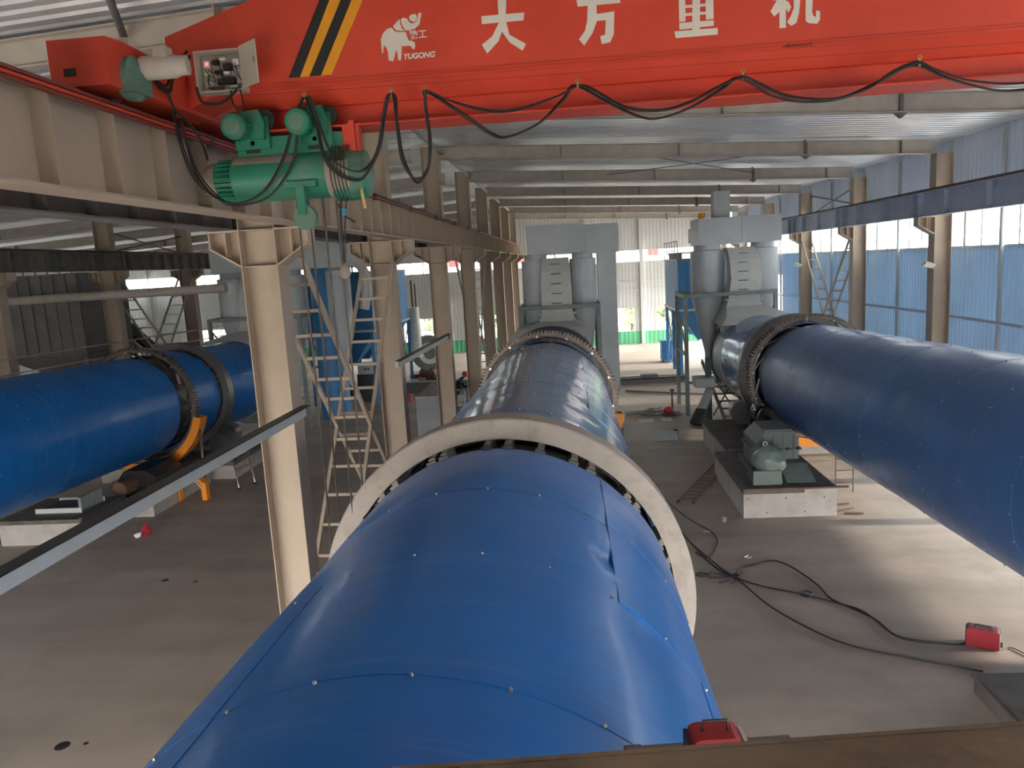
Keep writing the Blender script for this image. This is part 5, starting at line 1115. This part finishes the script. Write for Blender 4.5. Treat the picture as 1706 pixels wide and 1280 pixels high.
for k, (x_, y_, r_) in enumerate([(-7.05,8.75,.10),(-6.75,8.8,.035),(-8.6,14.2,.07),(-7.9,14.1,.05)]):
    tag(MB().lathe([(0,0),(r_,0),(r_*.8,.005),(0,.006)], (x_,y_,.001), (0,0,1), 11).build('oil_spot', M['grease']), ['dark oil spot on the bare floor at lower left', 'tiny oil spot right of the larger one at lower left', 'faint dark spot on the floor below the step ladder', 'faint dark spot right of the other one below the step ladder'][k], 'stain')
# work stand and the worker
ws = thing('work_stand', 'light steel rail stand in front of the worker', 'stand', (-4.85, 30, 0))
for x_, y_ in ((-5.12,30.0),(-4.5,30.0),(-5.12,30.3),(-4.5,30.3)): MB().tube([(x_,y_,0),(x_,y_,1.12)], .02, 8).build('leg', M['silver'], ws)
for z in (.62, 1.12):
    for y_ in (30.0, 30.3): MB().tube([(-5.12,y_,z),(-4.5,y_,z)], .018, 8).build('rail', M['silver'], ws)
MB().box(-4.78,-4.52,30.02,30.28,.45,.9).build('white_bucket', M['paper'], ws); MB().box(-4.8,-4.5,30.0,30.3,.42,.45).build('tray', M['darkbeam'], ws)
pe = thing('person', 'person in dark overalls and red helmet bending over beside the far columns', 'person', (-4.85, 31, 0))
def skin(name, V, E, Rr, mt, parent, sub=2):
    me = bpy.data.meshes.new(name); off = Vector(parent['_w']); me.from_pydata([tuple(Vector(v)-off) for v in V], E, [])
    o = bpy.data.objects.new(name, me); C.objects.link(o); md = o.modifiers.new('s', 'SKIN'); md.use_smooth_shade = True
    for i, r_ in enumerate(Rr): me.skin_vertices[0].data[i].radius = (r_, r_) if not isinstance(r_, tuple) else r_
    me.skin_vertices[0].data[0].use_root = True
    o.modifiers.new('u', 'SUBSURF').levels = sub; o.modifiers['u'].render_levels = sub
    dg = bpy.context.evaluated_depsgraph_get(); m2 = bpy.data.meshes.new_from_object(o.evaluated_get(dg)); bpy.data.objects.remove(o)
    m2.materials.clear(); m2.materials.append(mt); q = bpy.data.objects.new(name, m2); C.objects.link(q); q.parent = parent; return q
px, py = -4.95, 31.0
V = [(px,py,.92),(px+.03,py,1.06),(px+.10,py,1.22),(px+.20,py,1.38),(px+.26,py,1.46),(px+.32,py,1.53),
     (px,py-.10,.86),(px+.04,py-.11,.48),(px-.02,py-.12,.10),(px+.13,py-.13,.04),
     (px,py+.10,.86),(px-.04,py+.11,.48),(px-.12,py+.12,.10),(px+.03,py+.13,.04),
     (px+.19,py-.20,1.36),(px+.24,py-.25,1.10),(px+.42,py-.20,1.00),
     (px+.19,py+.20,1.36),(px+.26,py+.25,1.10),(px+.46,py+.18,1.04)]
E_ = [(0,1),(1,2),(2,3),(3,4),(4,5),(0,6),(6,7),(7,8),(8,9),(0,10),(10,11),(11,12),(12,13),(3,14),(14,15),(15,16),(3,17),(17,18),(18,19)]
skin('body', V, E_, [.15,.145,.155,.15,.07,.06,.10,.072,.05,.04,.10,.072,.05,.04,.075,.055,.04,.075,.055,.04], M['overalls'], pe)
hc = Vector((px+.39, py, 1.60))
n0 = MB().sphere(hc, .095, 18, 14, (1.02,.85,1.18))
for i, v in enumerate(n0.v):      # chin and brow
    d = Vector(v)-hc
    if d.x > 0 and d.z < 0: d.x += .012; d.y *= .9
    n0.v[i] = tuple(hc+d)
n0.build('head', M['skin'], pe)
MB().sphere(hc+Vector((.10,0,-.01)), .018, 8, 6, (1.2,.7,1.2)).build('nose', M['skin'], pe)
for s_ in (-1,1):
    MB().sphere(hc+Vector((.082,.033*s_,.015)), .011, 8, 6).build('eye', M['paper'], pe)
    MB().sphere(hc+Vector((0,.083*s_,-.005)), .024, 8, 6, (.7,.4,1.2)).build('ear', M['skin'], pe)
MB().box(hc.x+.084, hc.x+.09, hc.y-.02, hc.y+.02, hc.z-.05, hc.z-.044).build('mouth', M['welder'], pe)
MB().lathe([(0,.145),(.05,.138),(.09,.105),(.115,.04),(.118,.0),(.145,-.012),(.145,-.02),(.10,-.015)], hc+Vector((0,0,.02)), (.25,0,1), 24).build('helmet', M['helmet'], pe)
for s_, (hx, hy, hz_) in ((-1,(px+.42,py-.20,1.0)), (1,(px+.46,py+.18,1.04))):
    H0 = Vector((hx,hy,hz_)); VV = [tuple(H0), tuple(H0+Vector((.05,.0,-.02)))]; EE = [(0,1)]; RR = [.03,.036]
    for k in range(4):
        b0 = H0+Vector((.085,(k-1.5)*.019,-.025)); L_ = (.032,.038,.036,.028)[k]; i = len(VV)
        VV += [tuple(b0), tuple(b0+Vector((L_,0,-.012))), tuple(b0+Vector((L_*1.6,0,-.035)))]; EE += [(1,i),(i,i+1),(i+1,i+2)]; RR += [.010,.009,.008]
    i = len(VV); VV += [tuple(H0+Vector((.05,-.04*s_,-.02))), tuple(H0+Vector((.085,-.05*s_,-.035)))]; EE += [(1,i),(i,i+1)]; RR += [.012,.010]
    skin('hand', VV, EE, RR, M['skin'], pe, 1)
for dy in (-.13, .13):
    x_ = px+.02 if dy < 0 else px-.08
    MB().sphere((x_+.06, py+dy, .055), .06, 12, 8, (2.2,.85,.9)).build('shoe', M['black'], pe)
# a few lamp and sign details
tag(MB().obox((9.95,22.1,5.35), (.14,.03,-.04), (.03,.12,.02), (.05,0,.05)).build('loudhailer_lamp', M['lettering']), 'white lamp head fixed high on the nearest right wall column', 'lamp')
tag(MB().obox((9.95,34.3,5.30), (.14,.03,-.04), (.03,.12,.02), (.05,0,.05)).build('loudhailer_lamp', M['lettering']), 'white lamp head fixed on the third right wall column', 'lamp')
